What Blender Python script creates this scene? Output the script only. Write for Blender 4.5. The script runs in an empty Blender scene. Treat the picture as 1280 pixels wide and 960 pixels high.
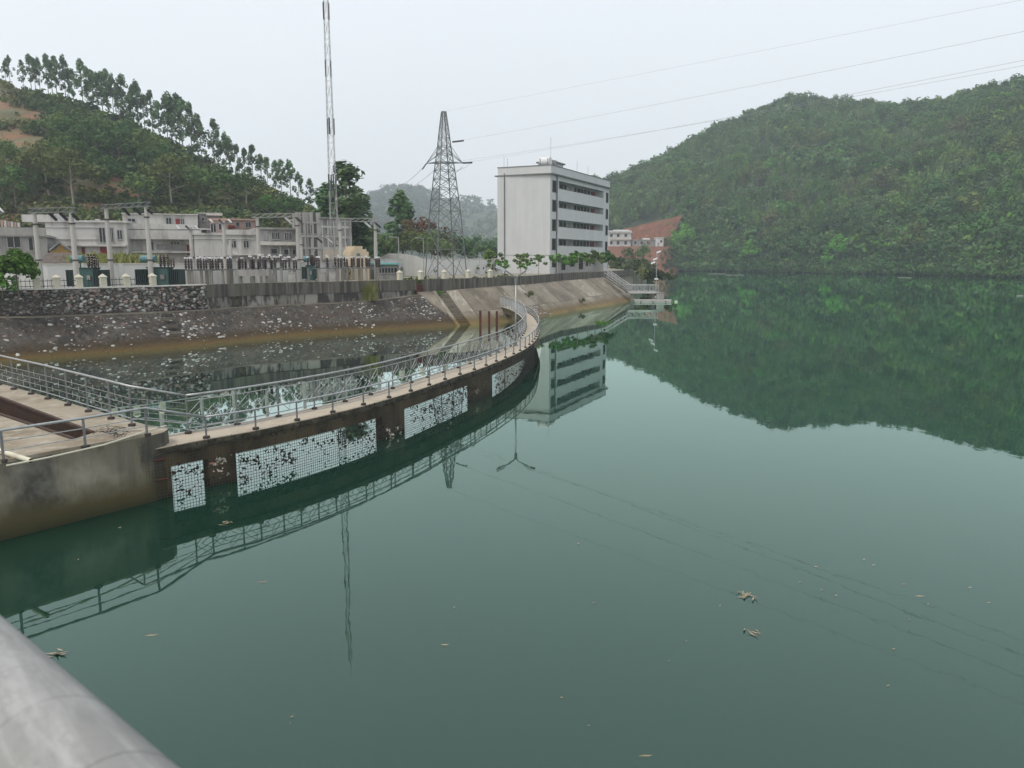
import bpy, math, random
import numpy as np
from mathutils import Vector, Matrix

# ------------------------------------------------------------------ camera, world, sun, exposure
S = bpy.context.scene
COL = S.collection
F_, H_, P_ = 960.0, 6.5, math.radians(9.3)          # focal length in px of a 1280 px frame, eye height, pitch
CP, SP = math.cos(P_), math.sin(P_)
cam_d = bpy.data.cameras.new('camera'); cam = bpy.data.objects.new('camera', cam_d); COL.objects.link(cam)
cam.location = (0, 0, H_); cam.rotation_euler = (math.radians(90) - P_, 0, 0)
cam_d.lens = 27; cam_d.sensor_width = 36; cam_d.clip_start = 0.05; cam_d.clip_end = 6000
cam_d.dof.use_dof = True; cam_d.dof.focus_distance = 45; cam_d.dof.aperture_fstop = 8
S.camera = cam
SUN_EL, SUN_AZ = math.radians(58), math.radians(225)   # azimuth clockwise from +Y: behind the viewer, a little left
w = bpy.data.worlds.new('World'); S.world = w; w.use_nodes = True
nt = w.node_tree; nt.nodes.clear()
sky = nt.nodes.new('ShaderNodeTexSky'); sky.sky_type = 'NISHITA'; sky.sun_disc = False
sky.sun_elevation = SUN_EL; sky.sun_rotation = SUN_AZ; sky.dust_density = 6; sky.air_density = 1.5
bg1 = nt.nodes.new('ShaderNodeBackground'); bg1.inputs[1].default_value = 0.05
nt.links.new(sky.outputs[0], bg1.inputs[0])
tc = nt.nodes.new('ShaderNodeTexCoord'); nz = nt.nodes.new('ShaderNodeTexNoise')   # faint cloud tone of the overcast
nz.inputs['Scale'].default_value = 1.3; nz.inputs['Detail'].default_value = 3
rp = nt.nodes.new('ShaderNodeValToRGB')
rp.color_ramp.elements[0].position = .3; rp.color_ramp.elements[1].position = .75
rp.color_ramp.elements[0].color = (.76, .765, .775, 1); rp.color_ramp.elements[1].color = (.80, .803, .81, 1)
bg2 = nt.nodes.new('ShaderNodeBackground'); bg2.inputs[1].default_value = 1.0
nt.links.new(tc.outputs['Generated'], nz.inputs['Vector']); nt.links.new(nz.outputs[0], rp.inputs[0]); nt.links.new(rp.outputs[0], bg2.inputs[0])
ad = nt.nodes.new('ShaderNodeAddShader'); out = nt.nodes.new('ShaderNodeOutputWorld')
nt.links.new(bg1.outputs[0], ad.inputs[0]); nt.links.new(bg2.outputs[0], ad.inputs[1]); nt.links.new(ad.outputs[0], out.inputs[0])
sl = bpy.data.lights.new('sun', 'SUN'); sl.energy = 1.5; sl.angle = math.radians(25); sl.color = (1, .97, .92)
so = bpy.data.objects.new('sun', sl); COL.objects.link(so); so.location = (0, -20, 60)
sdir = Vector((math.sin(SUN_AZ)*math.cos(SUN_EL), math.cos(SUN_AZ)*math.cos(SUN_EL), math.sin(SUN_EL)))
so.rotation_euler = sdir.to_track_quat('Z', 'Y').to_euler()
S.view_settings.view_transform = 'Standard'; S.view_settings.look = 'None'; S.view_settings.exposure = 0.15; S.view_settings.gamma = 1
S.cycles.max_bounces = 8; S.cycles.volume_bounces = 1; S.cycles.transparent_max_bounces = 8
HAZE = 0.0004

# ------------------------------------------------------------------ where a picture point lies in the world
def at(u, v, z):
    a = (u-640)/F_; b = (480-v)/F_; t = (z-H_)/(-SP+b*CP)
    return Vector((a*t, (CP+b*SP)*t, z))
def aty(u, v, y):
    a = (u-640)/F_; b = (480-v)/F_; t = y/(CP+b*SP)
    return Vector((a*t, y, H_+t*(-SP+b*CP)))
def xat(u, y, z=5):
    return (u-640)/F_*(y*CP-(z-H_)*SP)
def zat(v, y): return aty(640, v, y).z
def proj(p):
    z = p[2]-H_; d = p[1]*CP-z*SP; up = p[1]*SP+z*CP
    return 640+F_*p[0]/d, 480-F_*up/d

# ------------------------------------------------------------------ materials
def mat(name, base, layers=(), rough=.8, bump=None, zb=None, rnd=0, metal=0, spec=.3, trans=0, tint=False, rot=None):
    """layers: (colour, (sx,sy,sz) noise scale, low, high, strength); zb: (colour, z0, z1, waviness) a stain fading out from z0 to z1"""
    m = bpy.data.materials.new(name); m.use_nodes = True
    t = m.node_tree; N = t.nodes; L = t.links; b = N['Principled BSDF']
    b.inputs['Roughness'].default_value = rough; b.inputs['Metallic'].default_value = metal; b.inputs['Specular IOR Level'].default_value = spec
    g = N.new('ShaderNodeNewGeometry')
    cur = N.new('ShaderNodeRGB'); cur.outputs[0].default_value = (*base, 1); cur = cur.outputs[0]
    def noise(sc, det=5):
        mp = N.new('ShaderNodeMapping'); mp.inputs['Scale'].default_value = sc
        src = g.outputs['Position']
        if rot is not None: m0 = N.new('ShaderNodeMapping'); m0.inputs['Rotation'].default_value = (0, 0, rot); L.new(src, m0.inputs['Vector']); src = m0.outputs[0]
        L.new(src, mp.inputs['Vector'])
        n = N.new('ShaderNodeTexNoise'); n.inputs['Scale'].default_value = 1; n.inputs['Detail'].default_value = det; n.inputs['Roughness'].default_value = .6
        L.new(mp.outputs[0], n.inputs['Vector']); return n.outputs[0]
    def mixin(fac, col):
        nonlocal cur
        x = N.new('ShaderNodeMix'); x.data_type = 'RGBA'
        L.new(fac, x.inputs['Factor']); L.new(cur, x.inputs['A']); x.inputs['B'].default_value = (*col, 1)
        cur = x.outputs['Result']
    for col, sc, lo, hi, st in layers:
        r = N.new('ShaderNodeMapRange'); r.inputs[1].default_value = lo; r.inputs[2].default_value = hi
        r.inputs[3].default_value = 0; r.inputs[4].default_value = st
        L.new(noise(sc), r.inputs[0]); mixin(r.outputs[0], col)
    for col, z0, z1, wav in (zb or ()):
        s = N.new('ShaderNodeSeparateXYZ'); L.new(g.outputs['Position'], s.inputs[0])
        k = N.new('ShaderNodeMath'); k.operation = 'MULTIPLY_ADD'; k.inputs[1].default_value = wav; L.new(noise((1.3, 1.3, 1.3)), k.inputs[0]); L.new(s.outputs[2], k.inputs[2])
        r = N.new('ShaderNodeMapRange'); r.inputs[1].default_value = z1+wav*.5; r.inputs[2].default_value = z0+wav*.5
        L.new(k.outputs[0], r.inputs[0]); mixin(r.outputs[0], col)
    if rnd:
        oi = N.new('ShaderNodeObjectInfo'); h = N.new('ShaderNodeHueSaturation')
        r = N.new('ShaderNodeMapRange'); r.inputs[3].default_value = 1-rnd; r.inputs[4].default_value = 1+rnd
        L.new(oi.outputs['Random'], r.inputs[0]); L.new(r.outputs[0], h.inputs['Value']); L.new(cur, h.inputs['Color'])
        r2 = N.new('ShaderNodeMapRange'); r2.inputs[3].default_value = .5-rnd*.07; r2.inputs[4].default_value = .5+rnd*.07
        mm = N.new('ShaderNodeMath'); mm.operation = 'FRACT'; m2 = N.new('ShaderNodeMath'); m2.operation = 'MULTIPLY'; m2.inputs[1].default_value = 7.31
        L.new(oi.outputs['Random'], m2.inputs[0]); L.new(m2.outputs[0], mm.inputs[0]); L.new(mm.outputs[0], r2.inputs[0]); L.new(r2.outputs[0], h.inputs['Hue'])
        cur = h.outputs[0]
    if tint:                              # each plant of a merged mass has its own tone
        at_ = N.new('ShaderNodeAttribute'); at_.attribute_name = 'tint'; h = N.new('ShaderNodeHueSaturation')
        for ch, lo, hi, nm in ((0, .485, .52, 'Hue'), (1, .6, 1.55, 'Value'), (2, .8, 1.25, 'Saturation')):
            if not ch: sp_ = N.new('ShaderNodeSeparateColor'); L.new(at_.outputs['Color'], sp_.inputs[0])
            q_ = N.new('ShaderNodeMapRange'); q_.inputs[3].default_value = lo; q_.inputs[4].default_value = hi; L.new(sp_.outputs[ch], q_.inputs[0]); L.new(q_.outputs[0], h.inputs[nm])
        L.new(cur, h.inputs['Color']); cur = h.outputs[0]
    L.new(cur, b.inputs['Base Color'])
    if bump:
        bn = N.new('ShaderNodeBump'); bn.inputs['Strength'].default_value = bump[1]; bn.inputs['Distance'].default_value = bump[2] if len(bump) > 2 else .05
        L.new(noise((bump[0],)*3, 8), bn.inputs['Height']); L.new(bn.outputs[0], b.inputs['Normal'])
    if trans:
        tr = N.new('ShaderNodeBsdfTranslucent'); L.new(cur, tr.inputs[0]); mx = N.new('ShaderNodeMixShader'); mx.inputs[0].default_value = trans
        L.new(b.outputs[0], mx.inputs[1]); L.new(tr.outputs[0], mx.inputs[2]); L.new(mx.outputs[0], N['Material Output'].inputs['Surface'])
    return m
def leafmat(name, dark, mid, light, sc=.35, rnd=.25):
    return mat(name, mid, [(dark, (sc, sc, sc), .42, .62, .9), (light, (sc*2.3,)*3, .52, .72, .8), (dark, (3, 3, 3), .5, .7, .5)], rough=.75, rnd=rnd, spec=.15, trans=.25, tint=rnd == 0)
def watermat(name, body, gain, ior=1.333, ripple=.02, base=0.0, tint=(.86, 1, .94)):
    m = bpy.data.materials.new(name); m.use_nodes = True; t = m.node_tree; N = t.nodes; L = t.links; N.remove(N['Principled BSDF'])
    g = N.new('ShaderNodeNewGeometry')
    hs = []
    for sc, st in (((.55, .22, 1), .6), ((2.6, 1.3, 1), .18), ((.05, .03, 1), 1.6)):
        mp = N.new('ShaderNodeMapping'); mp.inputs['Scale'].default_value = sc; L.new(g.outputs['Position'], mp.inputs[0])
        n = N.new('ShaderNodeTexNoise'); n.inputs['Scale'].default_value = 1; n.inputs['Detail'].default_value = 2; L.new(mp.outputs[0], n.inputs['Vector'])
        q = N.new('ShaderNodeMath'); q.operation = 'MULTIPLY'; q.inputs[1].default_value = st; L.new(n.outputs[0], q.inputs[0]); hs.append(q.outputs[0])
    a1 = N.new('ShaderNodeMath'); L.new(hs[0], a1.inputs[0]); L.new(hs[1], a1.inputs[1])
    a2 = N.new('ShaderNodeMath'); L.new(a1.outputs[0], a2.inputs[0]); L.new(hs[2], a2.inputs[1])
    bp = N.new('ShaderNodeBump'); bp.inputs['Strength'].default_value = 1; bp.inputs['Distance'].default_value = ripple; L.new(a2.outputs[0], bp.inputs['Height'])
    fr = N.new('ShaderNodeFresnel'); fr.inputs[0].default_value = ior; L.new(bp.outputs[0], fr.inputs[1])
    k = N.new('ShaderNodeMath'); k.operation = 'MULTIPLY_ADD'; k.use_clamp = True; k.inputs[1].default_value = gain; k.inputs[2].default_value = base; L.new(fr.outputs[0], k.inputs[0])
    mp = N.new('ShaderNodeMapping'); mp.inputs['Scale'].default_value = (.06, .03, 1); L.new(g.outputs['Position'], mp.inputs[0])
    n = N.new('ShaderNodeTexNoise'); n.inputs['Scale'].default_value = 1; n.inputs['Detail'].default_value = 4; L.new(mp.outputs[0], n.inputs['Vector'])
    cr = N.new('ShaderNodeValToRGB'); cr.color_ramp.elements[0].position = .3; cr.color_ramp.elements[1].position = .7
    cr.color_ramp.elements[0].color = (*[c*.9 for c in body], 1); cr.color_ramp.elements[1].color = (*[c*1.1 for c in body], 1)
    L.new(n.outputs[0], cr.inputs[0])
    d = N.new('ShaderNodeBsdfDiffuse'); L.new(cr.outputs[0], d.inputs[0])
    gl = N.new('ShaderNodeBsdfGlossy'); gl.inputs['Roughness'].default_value = .015; gl.inputs[0].default_value = (*tint, 1); L.new(bp.outputs[0], gl.inputs['Normal'])
    mx = N.new('ShaderNodeMixShader'); L.new(k.outputs[0], mx.inputs[0]); L.new(d.outputs[0], mx.inputs[1]); L.new(gl.outputs[0], mx.inputs[2])
    L.new(mx.outputs[0], N['Material Output'].inputs['Surface']); return m

M_water = watermat('reservoir water', (.0075, .029, .0195), 1.2, ripple=.006, base=.045, tint=(.79, 1, .90))
M_pond = watermat('pond water', (.008, .036, .024), 2.2, ripple=.003, tint=(.83, .98, .92))  # reflects more than real water, raised to whiten the mirrored sky
M_conc = mat('stained concrete', (.19, .165, .125), [((.045, .043, .04), (1.1, 1.1, .45), .44, .56, .9), ((.10, .09, .075), (1.6, 1.6, .15), .45, .6, .8), ((.42, .38, .31), (.5, .5, .5), .5, .7, .6), ((.14, .11, .06), (4, 4, 1), .55, .75, .6)], bump=(9, .35), zb=[((.075, .062, .026), .35, .95, .6), ((.025, .026, .013), -.1, .35, .3)])
M_deck = mat('walkway deck', (.40, .345, .27), [((.24, .20, .15), (1.2, 1.2, 1), .5, .75, .7), ((.48, .43, .35), (5, 5, 5), .5, .7, .5)], bump=(15, .2))
M_plat = mat('platform concrete top', (.29, .25, .19), [((.16, .125, .08), (.7, .7, 1), .46, .66, .8), ((.44, .41, .35), (2.5, 2.5, 2), .52, .72, .6), ((.10, .085, .06), (5, 5, 5), .6, .75, .5)], bump=(14, .3))
M_pier = mat('wet brown wall', (.14, .102, .056), [((.035, .025, .014), (1.5, 1.5, .6), .4, .65, .9), ((.16, .11, .05), (3, 3, 1), .55, .75, .7)], bump=(12, .4), zb=[((.03, .026, .014), 0, .35, .3)])
M_edge = mat('mossy slab edge', (.10, .085, .06), [((.03, .027, .02), (3, 3, 3), .4, .6, .9)], bump=(20, .6))
M_rub = mat('mortar of the rubble', (.088, .078, .067), [((.035, .032, .03), (.45, .45, .6), .42, .6, .8), ((.15, .125, .105), (2.6, 2.6, 2.6), .53, .66, .8), ((.085, .058, .04), (.8, .8, 1.5), .5, .66, .7), ((.02, .018, .017), (3.6, 3.6, 3.6), .54, .62, .7)], bump=(4, 1, .25), zb=[((.055, .038, .02), .55, 1.0, .5), ((.115, .075, .025), .1, .5, .3)])
M_slope = mat('slope slab', (.215, .185, .145), [((.10, .085, .065), (.25, .25, .6), .42, .66, .8), ((.33, .30, .25), (1.2, .5, .5), .55, .75, .8), ((.085, .07, .05), (2.2, 2.2, 2.2), .55, .75, .6)], bump=(6, .4), zb=[((.12, .09, .045), .45, 1.0, .5), ((.17, .12, .045), .1, .45, .3)])
M_slope2 = mat('pale slope slab', (.255, .225, .18), [((.16, .14, .105), (.3, .3, .6), .45, .66, .8), ((.42, .40, .36), (1.5, .6, .6), .55, .7, .8)], bump=(6, .4), zb=[((.12, .09, .045), .45, 1.0, .5), ((.17, .12, .045), .1, .45, .3)])
M_slope3 = mat('dark slope slab', (.17, .145, .112), [((.07, .06, .045), (.3, .3, .6), .45, .66, .8), ((.24, .21, .17), (1.5, .6, .6), .58, .75, .8)], bump=(6, .4), zb=[((.22, .16, .06), .15, .5, .3), ((.13, .09, .045), .4, 1.0, .5)])
M_par = mat('streaked parapet', (.12, .107, .09), [((.045, .04, .036), (2.4, 2.4, .12), .42, .6, .9), ((.21, .19, .165), (3.5, 3.5, .2), .55, .68, .7)], bump=(9, .3))
M_blk = mat('weathered block', (.23, .215, .19), [((.05, .045, .04), (1.6, 1.6, .5), .45, .56, .95)], bump=(9, .4), rnd=.25)
M_cop = mat('pale coping', (.52, .50, .46), [((.3, .28, .24), (2, 2, 2), .5, .7, .7)])
M_st = [mat('white stone', (.40, .39, .365), [((.3, .28, .25), (8, 8, 8), .5, .7, .6)], rnd=.2, bump=(20, .4)),
        mat('pink stone', (.26, .185, .155), [((.16, .12, .1), (8, 8, 8), .5, .7, .7)], rnd=.3, bump=(20, .4)),
        mat('grey stone', (.19, .18, .168), [((.1, .095, .09), (8, 8, 8), .5, .7, .7)], rnd=.35, bump=(20, .4)),
        mat('dark stone', (.085, .075, .068), [((.05, .045, .042), (8, 8, 8), .5, .7, .7)], rnd=.35, bump=(20, .4))]
M_galv = mat('galvanised rail', (.36, .37, .37), [((.22, .22, .215), (6, 6, 6), .5, .7, .8), ((.5, .5, .5), (14, 14, 14), .55, .7, .5)], rough=.42, metal=.55, spec=.5)
M_galv_d = mat('dull post steel', (.20, .205, .21), [((.12, .12, .12), (6, 6, 6), .5, .7, .8)], rough=.5, metal=.35)
M_foot = mat('dark post foot', (.05, .045, .042), [((.1, .06, .04), (9, 9, 9), .5, .7, .7)])
M_rail = mat('worn handrail', (.25, .25, .24), [((.17, .17, .165), (3, 3, 3), .44, .68, .7), ((.40, .40, .39), (4, 26, 34), .5, .64, .6), ((.09, .09, .09), (90, 3, 3), .64, .69, .5), ((.2, .2, .2), (70, 90, 90), .5, .7, .5)], rough=.6, metal=.15, spec=.35, rot=math.radians(45), bump=(120, .12, .001))
M_net = mat('trash net wire', (.05, .048, .045), rough=.6)
M_leafd = mat('caught dead leaves', (.022, .018, .014), [((.07, .04, .025), (6, 6, 6), .5, .65, .9)])
M_trash = mat('pale caught litter', (.5, .45, .38), [((.35, .12, .08), (7, 7, 7), .5, .6, .9)])
M_float = mat('dry floating leaf', (.30, .25, .17), [((.2, .14, .08), (9, 9, 9), .5, .7, .8)], rnd=.25)
M_rust = mat('rust red steel', (.085, .024, .02), [((.06, .03, .025), (7, 7, 7), .5, .7, .8)])
M_trench = mat('trench rust and painted shade', (.045, .028, .02), [((.10, .045, .025), (5, 5, 5), .5, .7, .8)])
M_pvc = mat('cream pipe', (.58, .55, .43), rough=.4)
M_black = mat('painted bore shade', (.01, .01, .01))
M_white = mat('white render', (.60, .60, .585), [((.42, .41, .39), (.5, .5, .2), .5, .72, .7), ((.5, .5, .48), (2, 2, .5), .5, .7, .5)])
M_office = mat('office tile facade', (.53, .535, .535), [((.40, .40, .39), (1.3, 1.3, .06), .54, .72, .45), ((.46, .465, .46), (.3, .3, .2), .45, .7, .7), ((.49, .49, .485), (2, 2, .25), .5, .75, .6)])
M_office_in = mat('gallery wall', (.43, .42, .41), [((.33, .32, .31), (.4, .4, .4), .5, .7, .6)])  # the gallery's shade is put into this darker wall colour
M_trim = mat('grey trim', (.16, .16, .165))
M_glass = mat('dark window glass', (.022, .022, .022), rough=.2, spec=.35)
M_frame = mat('window frame', (.30, .30, .30))
M_red = mat('red door', (.19, .035, .03), [((.12, .03, .03), (1, 1, 1), .5, .7, .7)])
M_grey = mat('grey house', (.29, .28, .265), [((.16, .155, .15), (.8, .8, .15), .45, .66, .85), ((.4, .39, .37), (2, 2, .6), .55, .7, .6)])
M_pale = mat('pale house', (.47, .46, .44), [((.24, .225, .21), (.6, .6, .14), .47, .64, .8), ((.58, .57, .55), (2, 2, .8), .55, .7, .5)])
M_pink = mat('pink brick house', (.40, .27, .225), [((.3, .2, .17), (1, 1, 1), .45, .66, .7)])
M_stain = mat('stained tower', (.34, .33, .315), [((.06, .057, .055), (1.15, 1.15, .035), .46, .56, .95), ((.2, .19, .18), (3, 3, .2), .5, .7, .7)])
M_tan = mat('tan gable', (.55, .45, .32), [((.45, .37, .27), (1, 1, .5), .5, .7, .6)])
M_yel = mat('yellow wall', (.36, .22, .06), [((.25, .15, .06), (1, 1, 1), .5, .7, .6)])
M_tile = mat('tile roof', (.11, .085, .07), [((.06, .05, .045), (3, 3, 3), .45, .65, .8)])
M_pole = mat('concrete pole', (.40, .385, .36), [((.28, .27, .25), (1, 1, .3), .5, .7, .7)])
M_post = mat('grey yard post', (.25, .24, .215), [((.15, .14, .125), (2, 2, .6), .48, .7, .7)])
M_cream = mat('cream pillar', (.49, .46, .37), [((.4, .36, .26), (3, 3, 1), .5, .72, .7)])
M_steel = mat('dark lattice steel', (.14, .15, .15), [((.24, .25, .25), (2, 2, 2), .5, .7, .7)], rough=.5, metal=.3)
M_mast = mat('pale mast steel', (.34, .33, .33), rough=.5, metal=.2)
M_mastb = mat('dark antenna', (.05, .05, .055))
M_iron = mat('dark iron bars', (.035, .04, .05))
M_ins = mat('brown insulator', (.028, .014, .012), rough=.25, spec=.6)
M_insw = mat('white cap', (.62, .62, .62))
M_teal = mat('transformer green', (.045, .10, .095), [((.03, .065, .06), (2, 2, 1), .5, .7, .6)], rough=.45)
M_teal2 = mat('conservator blue', (.09, .19, .21), rough=.4)
M_tealD = mat('radiator dark', (.018, .035, .034), rough=.5)
M_wire = mat('wire', (.34, .345, .35))
M_gnd = mat('yard ground', (.24, .215, .17), [((.1, .12, .05), (.15, .15, .15), .48, .6, .8), ((.15, .13, .1), (1, 1, 1), .5, .7, .6)])
M_hillL = mat('left hill soil', (.13, .115, .055), [((.20, .095, .052), (.045, .045, .2), .46, .58, .9), ((.05, .07, .028), (.12, .12, .12), .45, .6, .8), ((.16, .13, .07), (.3, .3, .6), .56, .7, .6)], bump=(.6, .8, .6))
M_hillR = mat('right hill soil', (.022, .034, .015), [((.034, .05, .02), (.05, .05, .05), .45, .65, .8)])
M_hillF = mat('far hill cover', (.06, .085, .04), [((.035, .055, .03), (.02, .02, .02), .42, .6, .8), ((.14, .10, .07), (.03, .03, .09), .56, .66, .7)], bump=(.2, .8, 2))
M_redsoil = mat('red earth', (.15, .064, .034), [((.12, .045, .024), (.10, .10, .25), .42, .62, .8), ((.27, .11, .055), (.5, .5, .15), .54, .72, .7), ((.12, .10, .05), (.2, .2, .2), .62, .72, .5)], bump=(.6, .6, .5))
M_bark = mat('bark', (.16, .14, .115), [((.09, .075, .06), (3, 3, 1), .5, .7, .7)])
M_barkp = mat('pale bark', (.33, .30, .255), [((.2, .18, .15), (2, 2, .6), .5, .7, .7)])
L_euc = leafmat('eucalyptus leaf', (0.071, 0.126, 0.064), (0.124, 0.206, 0.094), (0.189, 0.292, 0.124))
L_dark = leafmat('dark broad leaf', (0.040, 0.086, 0.030), (0.072, 0.147, 0.044), (0.120, 0.216, 0.061))
L_mid = leafmat('mid green leaf', (0.067, 0.110, 0.035), (0.114, 0.177, 0.051), (0.172, 0.247, 0.077))
L_olive = leafmat('olive leaf', (0.069, 0.088, 0.028), (0.124, 0.149, 0.044), (0.179, 0.199, 0.069))
L_bright = leafmat('bright green leaf', (0.063, 0.152, 0.028), (0.108, 0.253, 0.037), (0.164, 0.341, 0.063), rnd=.12)
L_brown = leafmat('brown tipped leaf', (0.061, 0.088, 0.035), (0.175, 0.166, 0.074), (0.297, 0.245, 0.122), sc=.5)
L_red = leafmat('reddish leaf', (0.084, 0.056, 0.028), (0.182, 0.091, 0.049), (0.224, 0.126, 0.070))
L_bam = leafmat('bamboo leaf', (0.060, 0.124, 0.039), (0.121, 0.206, 0.060), (0.189, 0.277, 0.080), sc=.03, rnd=0)
L_brush = leafmat('hill brush', (0.075, 0.099, 0.034), (0.140, 0.158, 0.050), (0.230, 0.211, 0.085), sc=.06, rnd=0)
LF = {L_bright: leafmat('far bright leaf', (0.067, 0.176, 0.027), (0.123, 0.330, 0.045), (0.190, 0.440, 0.072), rnd=.1), L_brown: leafmat('far brown tipped leaf', (.06, .085, .032), (.155, .175, .065), (.25, .25, .11), sc=.5, rnd=.1),
      L_olive: leafmat('far olive leaf', (0.067, 0.105, 0.027), (0.142, 0.198, 0.050), (0.209, 0.275, 0.081)), L_mid: leafmat('far green leaf', (0.048, 0.110, 0.027), (0.095, 0.209, 0.041), (0.152, 0.297, 0.063)), L_dark: L_dark}
L_grass = leafmat('dry grass', (0.17, 0.19, 0.055), (0.29, 0.29, 0.10), (0.40, 0.37, 0.17), rnd=.1)

# ------------------------------------------------------------------ builders
class MB:
    def __init__(s): s.v = []; s.f = []
    def hexa(s, c):                       # 8 corners: bottom ring 0-3, top ring 4-7
        b = len(s.v); s.v += [tuple(x) for x in c]
        s.f += [tuple(b+i for i in q) for q in ((3, 2, 1, 0), (4, 5, 6, 7), (0, 1, 5, 4), (1, 2, 6, 5), (2, 3, 7, 6), (3, 0, 4, 7))]
        return s
    def box(s, x0, x1, y0, y1, z0, z1):
        return s.hexa([(x0, y0, z0), (x1, y0, z0), (x1, y1, z0), (x0, y1, z0), (x0, y0, z1), (x1, y0, z1), (x1, y1, z1), (x0, y1, z1)])
    def fbox(s, O, d, n, s0, s1, n0, n1, z0, z1):   # box in a wall's own frame: along d, out along n, up z
        q = [(a, b) for a, b in ((s0, n1), (s1, n1), (s1, n0), (s0, n0))]
        P = lambda a, b, z: (O[0]+d[0]*a+n[0]*b, O[1]+d[1]*a+n[1]*b, z)
        return s.hexa([P(a, b, z0) for a, b in q]+[P(a, b, z1) for a, b in q])
    def tube(s, p0, p1, r0, r1=None, n=6, cap=True):
        r1 = r0 if r1 is None else r1; p0 = Vector(p0); p1 = Vector(p1); a = (p1-p0)
        if a.length < 1e-6: return s
        a.normalize(); x = a.orthogonal().normalized(); y = a.cross(x); b = len(s.v)
        for p, r in ((p0, r0), (p1, r1)):
            for i in range(n):
                t = 2*math.pi*i/n; s.v.append(tuple(p+x*(r*math.cos(t))+y*(r*math.sin(t))))
        for i in range(n): j = (i+1) % n; s.f.append((b+i, b+j, b+n+j, b+n+i))
        if cap: s.f += [tuple(b+n-1-i for i in range(n)), tuple(b+n+i for i in range(n))]
        return s
    def path(s, pts, r, n=6):
        pts = [Vector(p) for p in pts]; b = len(s.v); X = None
        for k, p in enumerate(pts):
            a = (pts[min(k+1, len(pts)-1)]-pts[max(k-1, 0)]).normalized()
            X = (X - a*X.dot(a)).normalized() if X else a.orthogonal().normalized()
            Y = a.cross(X); rr = r[k] if isinstance(r, (list, tuple)) else r
            for i in range(n):
                t = 2*math.pi*i/n; s.v.append(tuple(p+X*(rr*math.cos(t))+Y*(rr*math.sin(t))))
        for k in range(len(pts)-1):
            for i in range(n): j = (i+1) % n; s.f.append((b+k*n+i, b+k*n+j, b+k*n+n+j, b+k*n+n+i))
        e = b+(len(pts)-1)*n; s.f += [tuple(b+n-1-i for i in range(n)), tuple(e+i for i in range(n))]
        return s
    def lathe(s, c, prof, n=8):          # prof: (r, z) pairs, going up
        b = len(s.v); c = Vector(c)
        for r, z in prof:
            for i in range(n): t = 2*math.pi*i/n; s.v.append((c.x+r*math.cos(t), c.y+r*math.sin(t), c.z+z))
        for k in range(len(prof)-1):
            for i in range(n): j = (i+1) % n; s.f.append((b+k*n+i, b+k*n+j, b+k*n+n+j, b+k*n+n+i))
        e = b+(len(prof)-1)*n; s.f += [tuple(b+n-1-i for i in range(n)), tuple(e+i for i in range(n))]
        return s
    def strip(s, A, B):                  # quad strip between two polylines
        b = len(s.v); n = len(A); s.v += [tuple(p) for p in A]+[tuple(p) for p in B]
        s.f += [(b+i, b+i+1, b+n+i+1, b+n+i) for i in range(n-1)]; return s
    def solid(s, rings):                 # rings: polylines round a cross-section, swept along, ends capped
        m = len(rings); b = len(s.v); n = len(rings[0])
        for r in rings: s.v += [tuple(p) for p in r]
        for k in range(m):
            k2 = (k+1) % m
            s.f += [(b+k*n+i, b+k2*n+i, b+k2*n+i+1, b+k*n+i+1) for i in range(n-1)]
        s.f += [tuple(b+k*n for k in range(m))[::-1], tuple(b+k*n+n-1 for k in range(m))]; return s
    def mesh(s, name, m):
        me = bpy.data.meshes.new(name); me.from_pydata(s.v, [], s.f); me.materials.append(m); return me
    def build(s, name, m, parent=None, smooth=False, world=True):
        if parent is not None and world and parent.type == 'EMPTY':
            o = parent.location; s.v = [(x-o.x, y-o.y, z-o.z) for x, y, z in s.v]
        me = s.mesh(name, m)
        if smooth: me.polygons.foreach_set('use_smooth', [True]*len(me.polygons))
        return link(name, me, parent)
def link(name, me, parent=None):
    o = bpy.data.objects.new(name, me); COL.objects.link(o)
    if parent is not None: o.parent = parent
    return o
def npmesh(name, V, Q, m):
    V = np.asarray(V, np.float32); Q = np.asarray(Q, np.int32); k = Q.shape[1]
    me = bpy.data.meshes.new(name); me.vertices.add(len(V)); me.vertices.foreach_set('co', V.ravel())
    me.loops.add(Q.size); me.loops.foreach_set('vertex_index', Q.ravel())
    me.polygons.add(len(Q)); me.polygons.foreach_set('loop_start', np.arange(0, Q.size, k, dtype=np.int32))
    me.update(calc_edges=True); me.materials.append(m); return me
def tag(o, label=None, cat=None, group=None, kind=None):
    if label: o['label'] = label
    if cat: o['category'] = cat
    if group: o['group'] = group
    if kind: o['kind'] = kind
    return o
def thing(name, label, cat, loc=(0, 0, 0), group=None, rz=0):
    o = bpy.data.objects.new(name, None); COL.objects.link(o); o.location = loc; o.rotation_euler = (0, 0, rz)
    o.empty_display_size = .3; return tag(o, label, cat, group)
KIDS = {}
def dup(root, loc, rz=0, sc=1, label=None, group=None):
    r = root.copy(); COL.objects.link(r); r.location = loc; r.rotation_euler = (0, 0, rz); r.scale = sc if hasattr(sc, '__len__') else (sc,)*3
    tag(r, label, None, group)
    if root.name not in KIDS: KIDS[root.name] = [(c, list(c.children)) for c in root.children]
    for c, gs in KIDS[root.name]:
        k = c.copy(); COL.objects.link(k); k.parent = r
        for g in gs: d = g.copy(); COL.objects.link(d); d.parent = k
    return r
ORD = ['first', 'second', 'third', 'fourth', 'fifth', 'sixth', 'seventh', 'eighth', 'ninth', 'tenth', 'eleventh', 'twelfth', 'thirteenth', 'fourteenth', 'fifteenth',
       'sixteenth', 'seventeenth', 'eighteenth', 'nineteenth', 'twentieth']
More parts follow.
